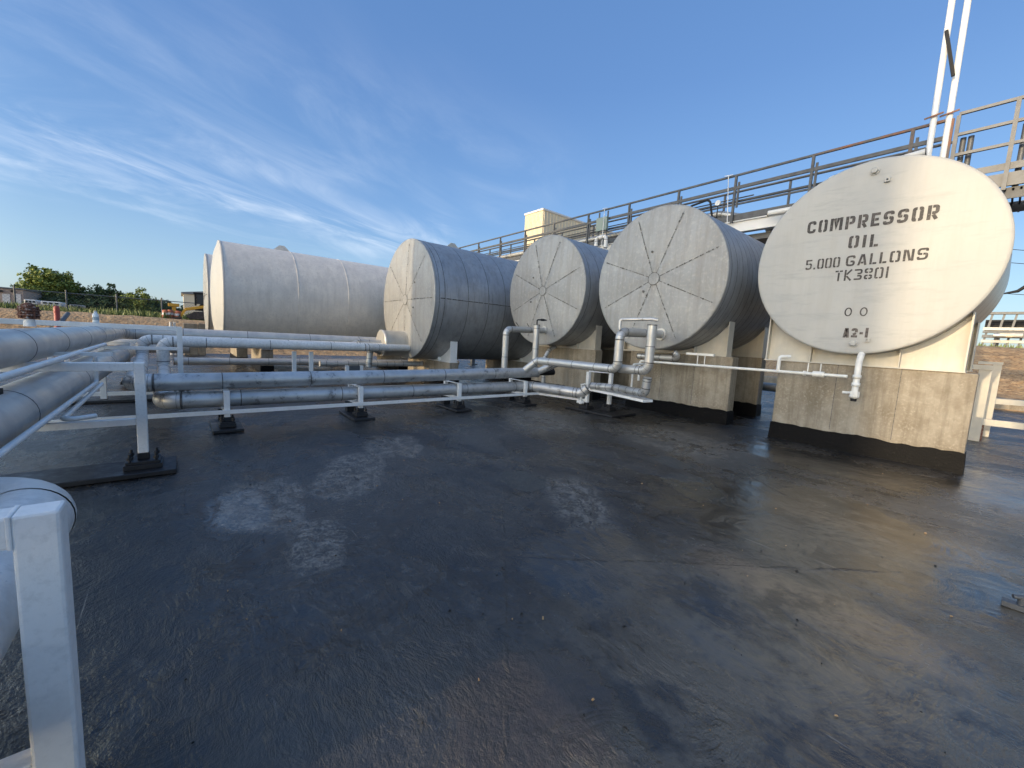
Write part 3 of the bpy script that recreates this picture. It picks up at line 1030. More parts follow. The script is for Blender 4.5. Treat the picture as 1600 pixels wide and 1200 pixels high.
# ------------------------------------------------------------------ pipes
def bend_path(pts, R):
    """split a polyline into straight pieces and elbow arcs"""
    pts = [Vector(p) for p in pts]
    pieces = []
    cur = pts[0]
    for i in range(1, len(pts) - 1):
        p = pts[i]
        a = (cur - p).normalized()
        b = (pts[i + 1] - p).normalized()
        ang = a.angle(b)
        d = R / math.tan(ang / 2)
        d = min(d, (pts[i] - cur).length * .95, (pts[i + 1] - p).length * .48 if i < len(pts) - 2 else (pts[i + 1] - p).length * .95)
        rr = d * math.tan(ang / 2)
        s_, e_ = p + a * d, p + b * d
        pieces.append(('s', [cur, s_]))
        cen = p + (a + b).normalized() * (rr / math.sin(ang / 2))
        u, v = s_ - cen, e_ - cen
        tot = u.angle(v)
        ax = u.cross(v).normalized()
        steps = max(4, int(tot / rad(9)))
        arc = [cen + Matrix.Rotation(tot * k / steps, 3, ax) @ u for k in range(steps + 1)]
        arc[0], arc[-1] = s_, e_
        pieces.append(('e', arc))
        cur = e_
    pieces.append(('s', [cur, pts[-1]]))
    return pieces


def pipe(label, pts, r, bend=None, mt='alu', band=1.2, cat='pipe', group=None, name='insulated_pipe', seg=32, caps=True, elbow_mat=None, seams=True):
    """an insulated pipe: straight sections and elbows are its parts"""
    base = Vector(pts[0])
    t = thing(name, label, cat, (base.x, base.y, base.z), group)
    bend = bend or r * 1.6
    pcs = [p for p in bend_path(pts, bend)]
    for kind, pl in pcs:
        if kind == 's':
            ln = (pl[1] - pl[0]).length
            if ln < .004:
                continue
            mb = MB()
            mb.tube(pl, r, seg, caps)
            d = (pl[1] - pl[0]).normalized()
            if seams:
                q = random.uniform(.3, .9) * band
                while q < ln - .05:
                    mb.ringband(pl[0] + d * q, d, r, .014, .002, seg, 1)
                    q += band * random.uniform(.85, 1.1)
                mb.ringband(pl[0] + d * .01, d, r, .018, .003, seg, 1)
                mb.ringband(pl[1] - d * .01, d, r, .018, .003, seg, 1)
            mb.build('pipe_section', [mt, 'seam'], t)
        else:
            mb = MB()
            mb.tube(pl, r * 1.02, seg, False)
            if seams and len(pl) > 6:
                for k in range(2, len(pl) - 1, 3):
                    d = (pl[k + 1] - pl[k - 1]).normalized()
                    mb.ringband(pl[k], d, r * 1.02, .006, .0012, seg, 1)
            mb.build('elbow', [elbow_mat or mt, 'seam'], t)
    return t


# 1. near pipe with the rounded elbow by the foreground post
pipe('mottled white pipe with a rounded gored elbow next to the nearest white post', [(.3, -.57, .665), (-2.92, -.57, .665), (-2.92, -3.2, .665)], .158, .25, 'alu_white', 1.6, seams=False, elbow_mat='alu_white')
# 2. upper big pipe, then along the white tank
pipe('fat silver pipe on top of the white frames, turning toward the long white tank', [(1.2, -1.2, 1.315), (-13.9, -1.2, 1.24), (-13.9, 12.0, 1.24)], .165, .30, 'alu_warm', 1.5)
# 3. lower big pipe
pipe('fat silver pipe lying low under the top rails of the white frames', [(1.2, -1.10, .80), (-16.5, -1.10, .78), (-16.5, .2, .78)], .20, .34, 'alu_warm', 2.4)
# 4. upper middle pipe
pipe('pale pipe along the long white tank dropping through an elbow to the shiny upper run',
     [(-14.2, 9.0, 1.13), (-12.6, 4.2, 1.13), (-12.6, -.71, 1.13), (-12.6, -.71, .725), (-9.2, -.585, .72)], .112, .17, 'alu_white', 1.4)
pipe('long shiny upper pipe on the small white brackets with an elbow behind the first post',
     [(-9.202, -.585, .72), (-7.5, -.52, .715), (-7.5, 7.05, .785)], .125, .2, 'alu', 1.4)
# 5. lower middle pipe
pipe('pale pipe dropping through the elbow nearest the farther frame to the lower run',
     [(-13.9, 9.0, 1.10), (-11.9, 4.2, 1.12), (-11.9, -.33, 1.12), (-11.9, -.33, .50), (-9.2, -.26, .46)], .112, .17, 'alu_white', 1.4)
pipe('long shiny lower pipe in the small white brackets above the tar floor',
     [(-9.202, -.26, .46), (-7.5, -.22, .45), (-7.5, 6.8, .44), (-6.25, 7.35, .40), (-6.1, 7.42, .56)], .125, .19, 'alu', 1.4)
# 6. riser into tank 3
RI = pipe('tall silver riser bent over into the nozzle of the middle spoked tank', [(-8.5, 6.75, .6), (-8.5, 6.75, 1.855), (-8.5, 8.16, 1.90)], .085, .15, 'alu_dull', .8)
V = pipe('upright silver pipe with a black lever valve on its top', [(-7.95, 7.35, .65), (-7.95, 7.35, 2.02)], .085, .1, 'alu_dull', .55)
mb = MB()
mb.tube([(-7.95, 7.35, 2.02), (-7.95, 7.35, 2.13), (-7.93, 7.36, 2.15), (-7.80, 7.44, 2.15)], .018, 8)
mb.tube([(-7.86, 7.40, 2.15), (-7.80, 7.44, 2.15), (-7.72, 7.49, 2.145)], [.03, .03, .008], 8)
mb.build('valve_handle', 'blacksteel', V)
for (x, y) in ((-8.5, 7.2), (-8.5, 7.6)):
    MB().beam((x, y, 1.94), (x - .05, y - .08, 2.06), .015, .015).build('clamp_bolt', 'blacksteel', RI)
# 7. crossing pipe to the risers of tank 4
pipe('silver pipe angled up from the upper run, then bending up to the large spoked tank',
     [(-7.5, 6.55, .80), (-7.2, 6.75, 1.11), (-4.85, 6.75, 1.11), (-4.85, 6.75, 1.86), (-4.80, 8.16, 1.885)], .088, .15, 'alu_dull', .7)
pipe('second silver riser beside the bend with a small bypass line on its top', [(-4.95, 6.95, 1.12), (-4.28, 6.95, 1.13), (-4.28, 6.95, 2.02)], .088, .15, 'alu_dull', .6)
pipe('thin bypass line looping between the tops of the two silver risers', [(-4.85, 6.72, 1.9), (-4.85, 6.72, 2.10), (-4.27, 6.92, 2.12), (-4.18, 6.96, 2.1)], .032, .05, 'alu', .5, seams=False)
pipe('short angled branch pipe rising from the end tee of the upper run', [(-7.5, 7.02, .79), (-7.15, 7.18, .97), (-7.0, 7.22, 1.06)], .088, .12, 'alu', .6)
pipe('short black capped stub at the end of the upper pipe run', [(-7.5, 7.06, .785), (-7.5, 7.62, .79)], .085, .1, 'black', .6, seams=False)
pipe('thin drain line dropping from the bottom of the middle spoked tank', [(-8.55, 8.7, 1.44), (-8.55, 8.45, 1.33), (-8.55, 8.3, 1.1), (-8.55, 8.3, .30)], .06, .09, 'alu_dull', .4)
pipe('short silver pipe lying on the white shelf and turning up at its end', [(-5.95, 7.35, .62), (-5.3, 7.35, .66), (-4.32, 6.98, .68), (-4.28, 6.95, 1.0)], .082, .12, 'alu', .28)
pipe('silver drain stub with elbow in the shadow under the large spoked tank', [(-4.6, 8.42, 1.50), (-4.35, 8.5, 1.38), (-5.6, 8.6, 1.36)], .07, .12, 'alu_dull', .5)
# 8. pipes by the ringed tank's manway
pipe('short bent pipe reaching from the manway of the ringed tank', [(-13.0, 5.07, 1.26), (-13.0, 4.35, 1.26), (-12.75, 3.95, 1.10)], .075, .12, 'alu_dull', .6)
pipe('upright silver bend standing before the manway of the ringed tank', [(-12.6, 4.9, .95), (-12.2, 4.45, 1.13), (-12.2, 4.4, .62), (-12.2, 4.4, .5)], .09, .13, 'alu_dull', .5)
pipe('low dark banded pipe passing behind the upright bend', [(-13.0, 3.2, .55), (-13.0, 6.6, .55)], .09, .1, 'alu_warm', .3)
pipe('low pipe along the floor under the long white tank', [(-15.3, -.2, .42), (-15.3, 9.5, .42)], .11, .12, 'alu_warm', 1.0)
pipe('silver pipe passing under the tanks near the far dirt bank', [(-15.0, 13.2, .62), (-3.0, 13.2, .62)], .12, .12, 'alu_dull', 1.3)

# conduits and white small bore
pipe('thin white conduit along the pier fronts to the drain of the cream tank',
     [(-5.42, 8.42, .78), (-5.42, 8.42, 1.25), (-1.55, 8.42, 1.29)], .027, .05, 'pvc', 2, 'conduit', name='conduit', seams=False, seg=14)
DR = thing('drain_pipe', 'white drain pipe with valve on the pier of the COMPRESSOR OIL tank', 'drain pipe', (-1.43, 8.42, .95))
mb = MB().tube([(-1.43, 8.6, 1.72), (-1.43, 8.48, 1.64), (-1.43, 8.42, 1.55), (-1.43, 8.42, 1.0)], .044, 18)
for z in (1.30, 1.17):
    mb.ringband((-1.43, 8.42, z), (0, 0, 1), .044, .06, .012, 18)
mb.build('drain_body', 'pvc', DR)
mb = MB().tube([(-1.43, 8.42, 1.06), (-1.43, 8.42, .97), (-1.43, 8.42, .945)], [.066, .066, .04], 8, True, 0, False)
mb.box(-1.58, -1.52, 8.38, 8.44, 1.015, 1.045)
mb.tube([(-1.58, 8.41, 1.03), (-1.40, 8.41, 1.03)], .02, 8)
mb.build('valve_cap', 'pvc', DR)
mb = MB().tube([(-1.43, 8.42, .945), (-1.43, 8.42, .90)], .04, 10)
mb.build('outlet', 'blacksteel', DR)
pipe('short white vent pipe elbowed over the corner of the tall pier', [(-2.55, 8.42, 1.29), (-2.55, 8.42, 1.55), (-2.40, 8.5, 1.56)], .03, .05, 'pvc', 2, 'conduit', name='vent_pipe', seams=False, seg=14)
mb = MB()
for x in (-4.05, -3.9, -2.1, -1.92):
    mb.tube([(x, 8.42, 1.27), (x, 8.42, 1.47)], .010, 8)
mb.box(-4.3, -3.72, 8.40, 8.46, 1.475, 1.52)
tag(mb.build('conduit_hanger', 'pvc'), 'thin white hanger rods carrying the conduit below the tank edges', 'hanger')
UN = MB()
UN.tube([(-2.02, 8.42, 1.287), (-1.86, 8.42, 1.288)], .05, 12)
UN.tube([(-2.16, 8.42, 1.286), (-2.12, 8.42, 1.286)], .042, 12)
tag(UN.build('pipe_union', 'pvc'), 'white threaded union on the thin conduit left of the drain pipe', 'pipe fitting')
pipe('thin brownish white line dropping to the shelf by the largest pier', [(-4.95, 7.9, 1.22), (-5.05, 7.6, 1.20), (-5.05, 7.6, .62), (-6.0, 7.55, .58)], .02, .04, 'pvc', 2, 'conduit', name='conduit', seams=False, seg=12)

# conduits in the left pipe cluster
pipe('white conduit resting on the top beams beside the upper fat pipe', [(.8, -.90, 1.165), (-5.6, -.90, 1.178), (-8.6, -.90, 1.185)], .026, .05, 'white', 2, 'conduit', name='conduit', seams=False, seg=14)
pipe('white conduit below the top beams, turning up behind the bolted frame', [(.8, -.80, .80), (-6.8, -.80, .815), (-6.8, -.80, 1.12)], .021, .05, 'white', 2, 'conduit', name='conduit', seams=False, seg=14)
pipe('short white conduit bent toward the bolted frame beneath the longer one', [(-7.2, -.80, .75), (-4.9, -.80, .715), (-5.1, -.62, .71)], .021, .05, 'white', 2, 'conduit', name='conduit', seams=False, seg=14)
mb = MB().tube([(-3.75, -.93, 1.14), (-3.75, -1.0, .985)], .035, 8)
mb.box(-3.83, -3.67, -1.02, -.85, 1.10, 1.135)
tag(mb.build('pipe_clamp', 'blacksteel'), 'black clamp holding the upper conduit over the low fat pipe', 'clamp')


# ------------------------------------------------------------------ white pipe frames
def base_plate(x, y, parent, s=.15):
    mb = MB()
    mb.box(x - s, x + s, y - s, y + s, .055, .105)
    mb.box(x - .9 * s, x + .9 * s, y - .9 * s, y + .9 * s, .105, .135)
    mb.box(x - .048, x + .048, y - .048, y + .048, .135, .20)
    bp = mb.build('base_plate', 'black', parent, bevel=.004)
    for sx in (-1, 1):
        for sy in (-1, 1):
            bx, by = x + sx * s * .68, y + sy * s * .68
            mb = MB().tube([(bx, by, .1355), (bx, by, .215)], .012, 8)
            mb.tube([(bx, by, .15), (bx, by, .18)], .024, 6, True, 0, False)
            mb.build('anchor_bolt', 'black', bp)
    return bp


def frame(label, x, y0, y1, ztop, zlow, w=.085, mid=None, extra=None):
    """a goal-post frame across the pipes: two posts, top beam, lower beam"""
    t = thing('pipe_gantry', label, 'pipe gantry', (x, (y0 + y1) / 2, 0))
    h = w / 2
    for y in (y0, y1):
        MB().box(x - h, x + h, y - h, y + h, .201, ztop if y == y1 else ztop - w - .001).build('post', 'white', t, bevel=.008)
        base_plate(x, y, t, .15 if x < -2 else .09)
    MB().box(x - h, x + h, y0 - h, y1 - h - .0005, ztop - w, ztop).build('top_beam', 'white', t, bevel=.008)
    mb = MB()
    for yy_ in (y1 - h - .004,):
        mb.box(x - h - .002, x + h + .002, yy_ - .004, yy_ + .006, ztop - w - .002, ztop + .002)
    mb.build('weld_bead', 'white', t, bevel=.003)
    MB().box(x - h * .8, x + h * .8, y0 + h + .001, y1 - h - .001, zlow - w * .8, zlow).build('lower_beam', 'white', t, bevel=.005)
    if mid is not None:
        MB().box(x - h, x + h, mid - h, mid + h, .02, ztop - w - .003).build('post', 'white', t, bevel=.006)
    if extra:
        MB().box(x - h * .8, x + h * .8, y0 + h + .001, y1 - h - .001, extra - w * .7, extra).build('middle_beam', 'white', t, bevel=.005)
    return t


frame('nearest white steel frame whose post crosses the lower corner of the picture', -1.545, -2.0, -.30, 1.095, .40, .085)
frame('white steel frame with bolted black foot where the middle pipes begin', -5.62, -2.2, -.345, 1.15, .57, .085)
frame('farther white steel frame behind, its top beam carrying a plastic bottle', -10.7, -2.9, -.03, 1.48, .18, .09, mid=-1.17, extra=1.06)
for xx, lab in ((-13.0, 'white frame leg standing behind the farther frame under the pipe corner'), (-14.6, 'white frame leg far back beneath the sunlit pipe corner')):
    frame(lab, xx, -2.2, (-.98 if xx > -14 else -.9), 1.04, .4, .08, extra=.75)
# rubber pads below
for (x, y0, y1, lab) in ((-5.62, -2.7, -.08, 'long black rubber strip under the white frame with the bolted foot'), (-1.545, -2.5, -.29, 'black rubber strip under the nearest white frame'),
                         (-10.7, -3.2, .25, 'black rubber strip under the farther white frame')):
    mb = MB().box(x - .27, x + .27, y0, y1, .004, .054)
    tag(mb.build('rubber_pad', 'black', bevel=.008), lab, 'pad')
# shelf lath on the first frame
tag(MB().box(-6.55, -6.48, -1.15, -.62, 1.155, 1.19).build('flat_bar', 'white'), 'short grey white bar lying across behind the top beam of the bolted frame', 'bar')


# ------------------------------------------------------------------ small brackets of the middle run
def bracket(x, y):
    t = thing('pipe_bracket', 'x', 'pipe bracket', (x, y, 0), 'small white brackets under the middle pipe run')
    w = .075
    MB().box(x - w / 2, x + w / 2, y - w / 2, y + w / 2, .195, .575).build('post', 'white', t, bevel=.005)
    MB().box(x - .62, x + w / 2, y - w / 2, y + w / 2, .576, .588).build('top_arm', 'white', t)
    MB().box(x - .62, x - w / 2 - .001, y - w / 2, y + w / 2, .24, .30).build('lower_arm', 'white', t, bevel=.004)
    MB().box(x - .62, x - .55, y - w / 2, y + w / 2, .301, .575).build('back_post', 'white', t)
    base_plate(x, y, t, .105)
    MB().box(x - .66, x + .24, y - .19, y + .19, .004, .045).build('rubber_pad', 'black', t, bevel=.006)
    MB().box(x - .64, x - .5, y - .08, y + .08, .046, .239).build('back_foot', 'black', t)
    return t


b0 = bracket(-7.30, .50)
b0['label'] = 'small white pipe bracket nearest the elbow of the shiny middle pipes'
dup(b0, (-7.32, 2.50, 0), 'small white pipe bracket in front of the long white tank pier')
dup(b0, (-7.34, 4.62, 0), 'small white pipe bracket in front of the ringed tank')
dup(b0, (-7.36, 6.55, 0), 'small white pipe bracket farthest along, beside the riser pipes')
mb = MB()
mb.box(-7.262, -7.236, -1.9, 6.9, .25, .31)
mb.box(-7.300, -7.263, -1.9, 6.9, .25, .262)
tag(mb.build('support_rail', 'white', bevel=.003), 'long white angle rail running below the shiny middle pipes', 'rail')
mb = MB().beam((-7.25, 6.92, .275), (-6.12, 7.42, .25), .03, .06)
tag(mb.build('support_rail', 'white'), 'short white angle rail turning from the long rail to the pipe stand', 'rail')

# --- pipe stand before the largest pier
PS = thing('pipe_stand', 'small white stand with two legs and a shelf by the largest pier', 'pipe stand', (-5.9, 7.6, 0))
for (x, y) in ((-6.12, 7.42), (-5.72, 7.75)):
    MB().box(x - .04, x + .04, y - .04, y + .04, .12, .93).build('leg', 'white', PS, bevel=.004)
    base_plate(x, y, PS, .13)
MB().beam((-6.12, 7.42, .95), (-5.72, 7.75, .95), .06, .04).build('crosspiece', 'white', PS)
pts = [(-6.05, 7.36, .50), (-5.2, 7.20, .50), (-4.35, 7.0, .50), (-4.3, 7.25, .50), (-5.0, 7.55, .50), (-5.7, 7.68, .50)]
MB().prism(pts, (0, 0, .05)).build('shelf', 'white', PS)
tag(MB().box(-6.6, -5.2, 7.2, 8.1, .004, .05).build('rubber_pad', 'black', bevel=.006), 'black rubber pad under the small two legged white stand', 'pad')
mb = MB()
mb.tube([(-6.2, 7.3, .55), (-6.22, 7.3, .62), (-6.12, 7.34, .64)], .022, 10)
mb.tube([(-6.2, 7.3, .55), (-6.2, 7.3, .26)], .022, 10)
mb.tube([(-6.27, 7.24, .20), (-6.13, 7.34, .20)], .035, 10)
mb.tube([(-6.2, 7.3, .26), (-6.2, 7.3, .16)], .045, 8)
tag(mb.build('drain_valve', 'pvc'), 'little white drain valve at the end of the lower shiny pipe', 'valve')
# tan support blocks behind the bracket run
for (x, y, w_, h_, lab) in ((-12.1, 2.55, .1, .95, 'white slotted leg standing behind the shiny pipes near the white tank'), (-12.3, 4.0, .08, .55, 'short grey plate stand near the upright bend')):
    t = thing('plate_stand', lab, 'stand', (x, y, 0))
    MB().box(x - .03, x + .03, y - .26, y - .16, 0, h_).build('leg', 'white', t)
    MB().box(x - .03, x + .03, y + .16, y + .26, 0, h_).build('leg', 'white', t)
    MB().box(x - .035, x + .035, y - .155, y + .155, h_ * .35, h_ * (.45 if w_ > .09 else .98)).build('web_plate', 'galv_light', t)


# ------------------------------------------------------------------ walkway on the pipe bridge
WY = 12.5
WK = thing('walkway', 'elevated steel walkway with dark handrails running behind all the tanks', 'walkway', (-10, WY, 0))
XL, XR = -27.0, -1.22
MB().box(XL, XR, WY, WY + .10, 5.36, 5.54).build('deck_channel', 'galv', WK)
MB().box(XL, XR, WY + 1.25, WY + 1.35, 5.36, 5.54).build('deck_channel', 'galv', WK)
MB().box(XL, XR, WY + .101, WY + 1.249, 5.42, 5.46).build('deck_grating', 'galv', WK)
mb = MB()
mb.box(XL, XR, WY + .06, WY + .09, 5.05, 5.33)
mb.box(XL, XR, WY + .0, WY + .16, 5.331, 5.355)
mb.box(XL, XR, WY - .02, WY + .18, 5.02, 5.045)
mb.build('main_beam', 'pale', WK)
MB().box(XL, XR, WY + .3, WY + 1.1, 4.82, 4.98).build('bottom_beam', 'galv_light', WK)
posts = [-1.80, -3.59, -5.43, -7.16, -9.01, -10.88, -12.77, -14.65, -16.54, -18.45, -20.35, -22.25, -24.15]
for x in posts:
    low = 5.17 if int(abs(x) * 10) % 2 else 5.3
    MB().beam((x, WY - .035, low), (x, WY - .035, 6.60), .06, .06).build('rail_post', 'rusty_galv' if x > -2 else 'galv', WK)
    MB().box(x + .065, x + .115, WY - .05, WY - .01, 5.72, 6.42).build('slotted_strut', 'galv', WK)
    MB().beam((x - .9, WY + 1.37, 5.3), (x - .9, WY + 1.37, 6.65), .055, .055).build('rail_post', 'galv', WK)
MB().beam((XL, WY - .035, 6.62), (-3.59, WY - .035, 6.62), .055, .05).build('top_rail', 'galv', WK)
MB().beam((-3.589, WY - .035, 6.62), (XR, WY - .035, 6.62), .055, .05).build('top_rail', 'rusty_galv', WK, label='rust stained top rail')
MB().beam((XL, WY - .035, 6.27), (XR, WY - .035, 6.27), .05, .085).build('middle_rail', 'galv', WK)
MB().beam((XL, WY + 1.37, 6.66), (XR, WY + 1.37, 6.66), .05, .05).build('top_rail', 'galv', WK)
MB().beam((XL, WY + 1.37, 6.28), (XR, WY + 1.37, 6.28), .05, .05).build('middle_rail', 'galv', WK)
MB().beam((XR, WY - .036, 5.3), (XR, WY - .036, 6.62), .065, .065).build('rail_post', 'rusty_galv', WK)
for x in (-1.6, -6.8, -10.6, -15.2, -19.5, -24):
    mb = MB().box(x - .1, x + .1, WY + .5, WY + .7, .051, 4.81)
    mb.box(x - .2, x + .2, WY + .4, WY + .8, 0, .05)
    mb.build('support_column', 'galv_light', WK)
for k, (z, y, r) in enumerate(((6.19, 12.62, .018), (6.05, 12.7, .018), (5.95, 12.66, .035))):
    x1 = (-1.3, -5.0, -1.3)[k]
    pipe(('thin dark conduit highest under the walkway rail', 'thin dark conduit ending halfway along the walkway', 'dark pipe along the walkway at knee height')[k], [(-24, y, z), (x1, y, z)], r, .05, 'galv', 3, 'conduit', name='conduit', seams=False, seg=10)
pipe('thick grey pipe bending down through the walkway behind the largest spoked tank', [(-24, 12.95, 5.78), (-6.0, 12.95, 5.78), (-4.7, 12.95, 5.35), (-4.5, 12.95, 4.9)], .095, .4, 'alu_dull', 2.5)
pipe('white elbowed pipe poking over the walkway beside the cream lettered tank', [(-4.4, 12.2, 5.3), (-3.15, 12.2, 5.3), (-3.15, 12.2, 5.84), (-1.5, 12.2, 5.98)], .07, .12, 'pale', 1.5)
pipe('black hose arched over the walkway behind the largest spoked tank', [(-7.0, 12.4, 5.3), (-6.7, 12.4, 6.02), (-6.1, 12.4, 6.1), (-5.95, 12.4, 5.4)], .03, .14, 'blacksteel', 2, 'hose', name='hose', seams=False, seg=12)
for (x, y, z) in ((-9.85, 12.1, 5.2), (-12.4, 12.1, 4.95)):
    pipe('white pipe bend peeping over the tank roof by the walkway' if x > -10 else 'small white valve bend over the ringed tank by the walkway', [(x - .25, y, z), (x - .25, y, z + .32), (x + .2, y, z + .32), (x + .2, y, z - .1)], .07, .12, 'pale', 1.5)
mb = MB().box(-10.35, -9.85, 12.3, 12.42, 5.83, 6.32)
jb = thing('junction_box', 'grey green junction box hung on the walkway rail', 'junction box', (-10.1, 12.35, 5.8))
mb.build('box_body', 'greenbox', jb, bevel=.015)
for x in (-10.32, -9.92):
    MB().box(x - .025, x + .025, 12.425, 12.455, 5.3, 6.55).build('strut', 'galv', jb)
gz = thing('pressure_gauge', 'round dial gauge on a thin bent stem above the largest spoked tank', 'gauge', (-5.75, 12.2, 5.2))
MB().tube([(-5.75, 12.22, 5.86), (-5.75, 12.16, 5.86)], .075, 20).build('dial', 'pale', gz)
MB().tube([(-5.95, 12.2, 5.3), (-5.80, 12.2, 5.36), (-5.75, 12.2, 5.5), (-5.75, 12.2, 5.79)], .014, 8).build('stem', 'blacksteel', gz)
for x, lab in ((-5.62, 'thin white rod tied to the walkway rail above the largest spoked tank'), (-10.05, 'thin white rod tied to the walkway rail by the junction box')):
    mb = MB().tube([(x + .3, 12.0, 4.9), (x, 12.38, 6.64)], .012, 8)
    mb.beam((x - .12, 12.40, 6.66), (x + .12, 12.40, 6.64), .012, .012)
    tag(mb.build('guide_rod', 'pale'), lab, 'rod')

# platform beside the walkway
PF = thing('platform', 'pale galvanised platform with four rails beside the twin white poles', 'platform', (1.5, WY, 0))
XE = 5.2
for z in (6.68, 6.27, 5.87):
    MB().beam((-1.13, WY - .04, z), (XE, WY - .04, z), .055, .055).build('rail', 'galv_light', PF)
for x in (-1.13, -.36, .9, 2.2, 3.5, 4.8):
    MB().beam((x, WY - .041, 5.0), (x, WY - .041, 6.65), .062, .062).build('rail_post', 'galv_light', PF)
MB().box(-1.1, XE, WY, WY + .02, 5.40, 5.53).build('toe_board', 'galv_light', PF)
MB().box(-1.1, XE, WY + .0, WY + .06, 5.09, 5.34).build('edge_beam', 'galv_light', PF)
mb = MB()
for i in range(60):
    x = -1.05 + i * .1
    mb.box(x, x + .03, WY + .07, WY + 1.9, 5.0, 5.05)
mb.box(-1.1, XE, WY + .07, WY + .10, 4.86, 5.07)
mb.box(-1.1, XE, WY + 1.2, WY + 1.25, 4.86, 5.07)
mb.build('deck_grating', 'galv', PF)
for x in (-1.03, -.92, -.22):
    MB().tube([(x, WY + .15, 5.06), (x, WY + .15, 6.25)], .045, 12).build('conduit_riser', 'galv_light', PF)
MB().box(4.5, 4.7, WY + .2, WY + .4, 0, 4.85).build('column', 'galv_light', PF)
MB().box(1.6, 1.8, WY + 1.3, WY + 1.5, 0, 4.85).build('column', 'galv_light', PF)

# twin poles
for (xb, xt, y, lab) in ((-1.49, -1.53, 12.38, 'tall white vent pole nearer the lettered tank, with the black bar clamped to it'), (-1.27, -1.30, 12.46, 'tall white vent pole beside the platform corner, behind its twin')):
    t = thing('vent_pole', lab, 'pole', (xb, y, 0))
    MB().tube([(xb, y, 0), (xb, y, 6.7), (xt, y, 12.5)], .053, 20).build('pole_shaft', 'white', t)
    MB().beam((xb - .14, y - .08, 6.70), (xb + .14, y - .08, 6.74), .02, .03).build('pole_clamp', 'rusty_galv', t)
mb = MB().beam((-1.505, 12.27, 8.35), (-1.30, 12.32, 7.42), .05, .05)
tag(mb.build('bracing_bar', 'blacksteel'), 'short black bar clamped slantwise between the twin white poles', 'bar')

# cream frame beside the lettered tank's pier
FR = thing('pipe_rack', 'cream painted steel rack with low beams past the tall pier', 'pipe rack', (0, 13, 0))
MB().box(-.25, -.07, 12.85, 13.05, 0, 1.50).build('column', 'cream', FR, bevel=.006)
MB().box(-.45, -.05, 12.83, 13.07, 1.501, 1.60).build('head_beam', 'cream', FR)
MB().box(-.08, .05, 13.9, 14.08, 0, 1.62).build('column', 'cream', FR, bevel=.006)
MB().box(-.30, .06, 13.88, 14.1, 1.621, 1.68).build('head_beam', 'cream', FR)
MB().beam((-.25, 13.12, .40), (3.0, 13.4, .42), .1, .13).build('low_beam', 'cream', FR)
MB().beam((-.04, 14.2, .80), (3.0, 15.4, .82), .1, .12).build('low_beam', 'cream', FR)
MB().box(-.16, -.04, 13.3, 13.42, 0, .33).build('foot', 'rust', FR)

# ------------------------------------------------------------------ small things of the pipe cluster
VX, VZ = -6.35, 1.46
vv = thing('gate_valve', 'rusty flaking valve bonnet standing on the fat silver pipe', 'valve', (VX, -1.2, VZ))
MB().tube([(VX, -1.2, VZ), (VX, -1.2, VZ + .075)], [.045, .04], 16).build('valve_neck', 'white', vv)
mb = MB()
for z, r in ((.09, .062), (.115, .082), (.14, .072), (.165, .086), (.19, .074), (.212, .05)):
    mb.tube([(VX, -1.2, VZ + z - .008), (VX, -1.2, VZ + z + .008)], r, 18)
mb.tube([(VX, -1.2, VZ + .076), (VX, -1.2, VZ + .22), (VX, -1.2, VZ + .24)], [.046, .046, .02], 14)
for k in range(8):
    an = k * math.pi / 4
    mb.tube([(VX + .066 * math.cos(an), -1.2 + .066 * math.sin(an), VZ + .08), (VX + .066 * math.cos(an), -1.2 + .066 * math.sin(an), VZ + .205)], .009, 6)
mb.build('valve_bonnet', 'rust', vv)
p = on(6, 490, 0, -5.0)
mb = MB().box(-5.1, -4.9, -1.34, -1.165, 1.60, 1.74)
cb = thing('control_box', 'small black box on a stem at the edge above the fat pipe', 'control box', (-5, -1.25, 1.4))
mb.build('box_body', 'blacksteel', cb, bevel=.01)
MB().tube([(-5, -1.25, 1.45), (-5, -1.25, 1.60)], .03, 10).build('stem', 'blacksteel', cb)
q = on(150, 504, 0, -10.7)
bt = thing('plastic_bottle', 'clear plastic water bottle standing on the top beam of the farther white frame', 'bottle', (-10.7, q.y, 1.48))
mb = MB().tube([(-10.7, q.y, 1.481), (-10.7, q.y, 1.60), (-10.7, q.y, 1.63), (-10.7, q.y, 1.66), (-10.7, q.y, 1.68)], [.045, .045, .042, .022, .018], 16)
mb.build('bottle_body', 'plastic', bt)
MB().tube([(-10.7, q.y, 1.681), (-10.7, q.y, 1.70)], .02, 12).build('cap', 'pale', bt)
MB().tube([(-10.7, q.y, 1.53), (-10.7, q.y, 1.585)], .0458, 16, False).build('label_band', 'bluecap', bt)
# floor drain fitting near the right edge
g = on(1595, 948, 2, .03)
mb = MB().box(g.x - .08, g.x + .3, g.y - .04, g.y + .03, .012, .045)
mb.tube([(g.x, g.y, .03), (g.x, g.y, .10)], .02, 10)
mb.tube([(g.x - .04, g.y - .02, .09), (g.x + .05, g.y + .02, .10)], .015, 8)
tag(mb.build('floor_fitting', ['galv_light']), 'small metal fitting lying on the wet floor at the edge', 'fitting')

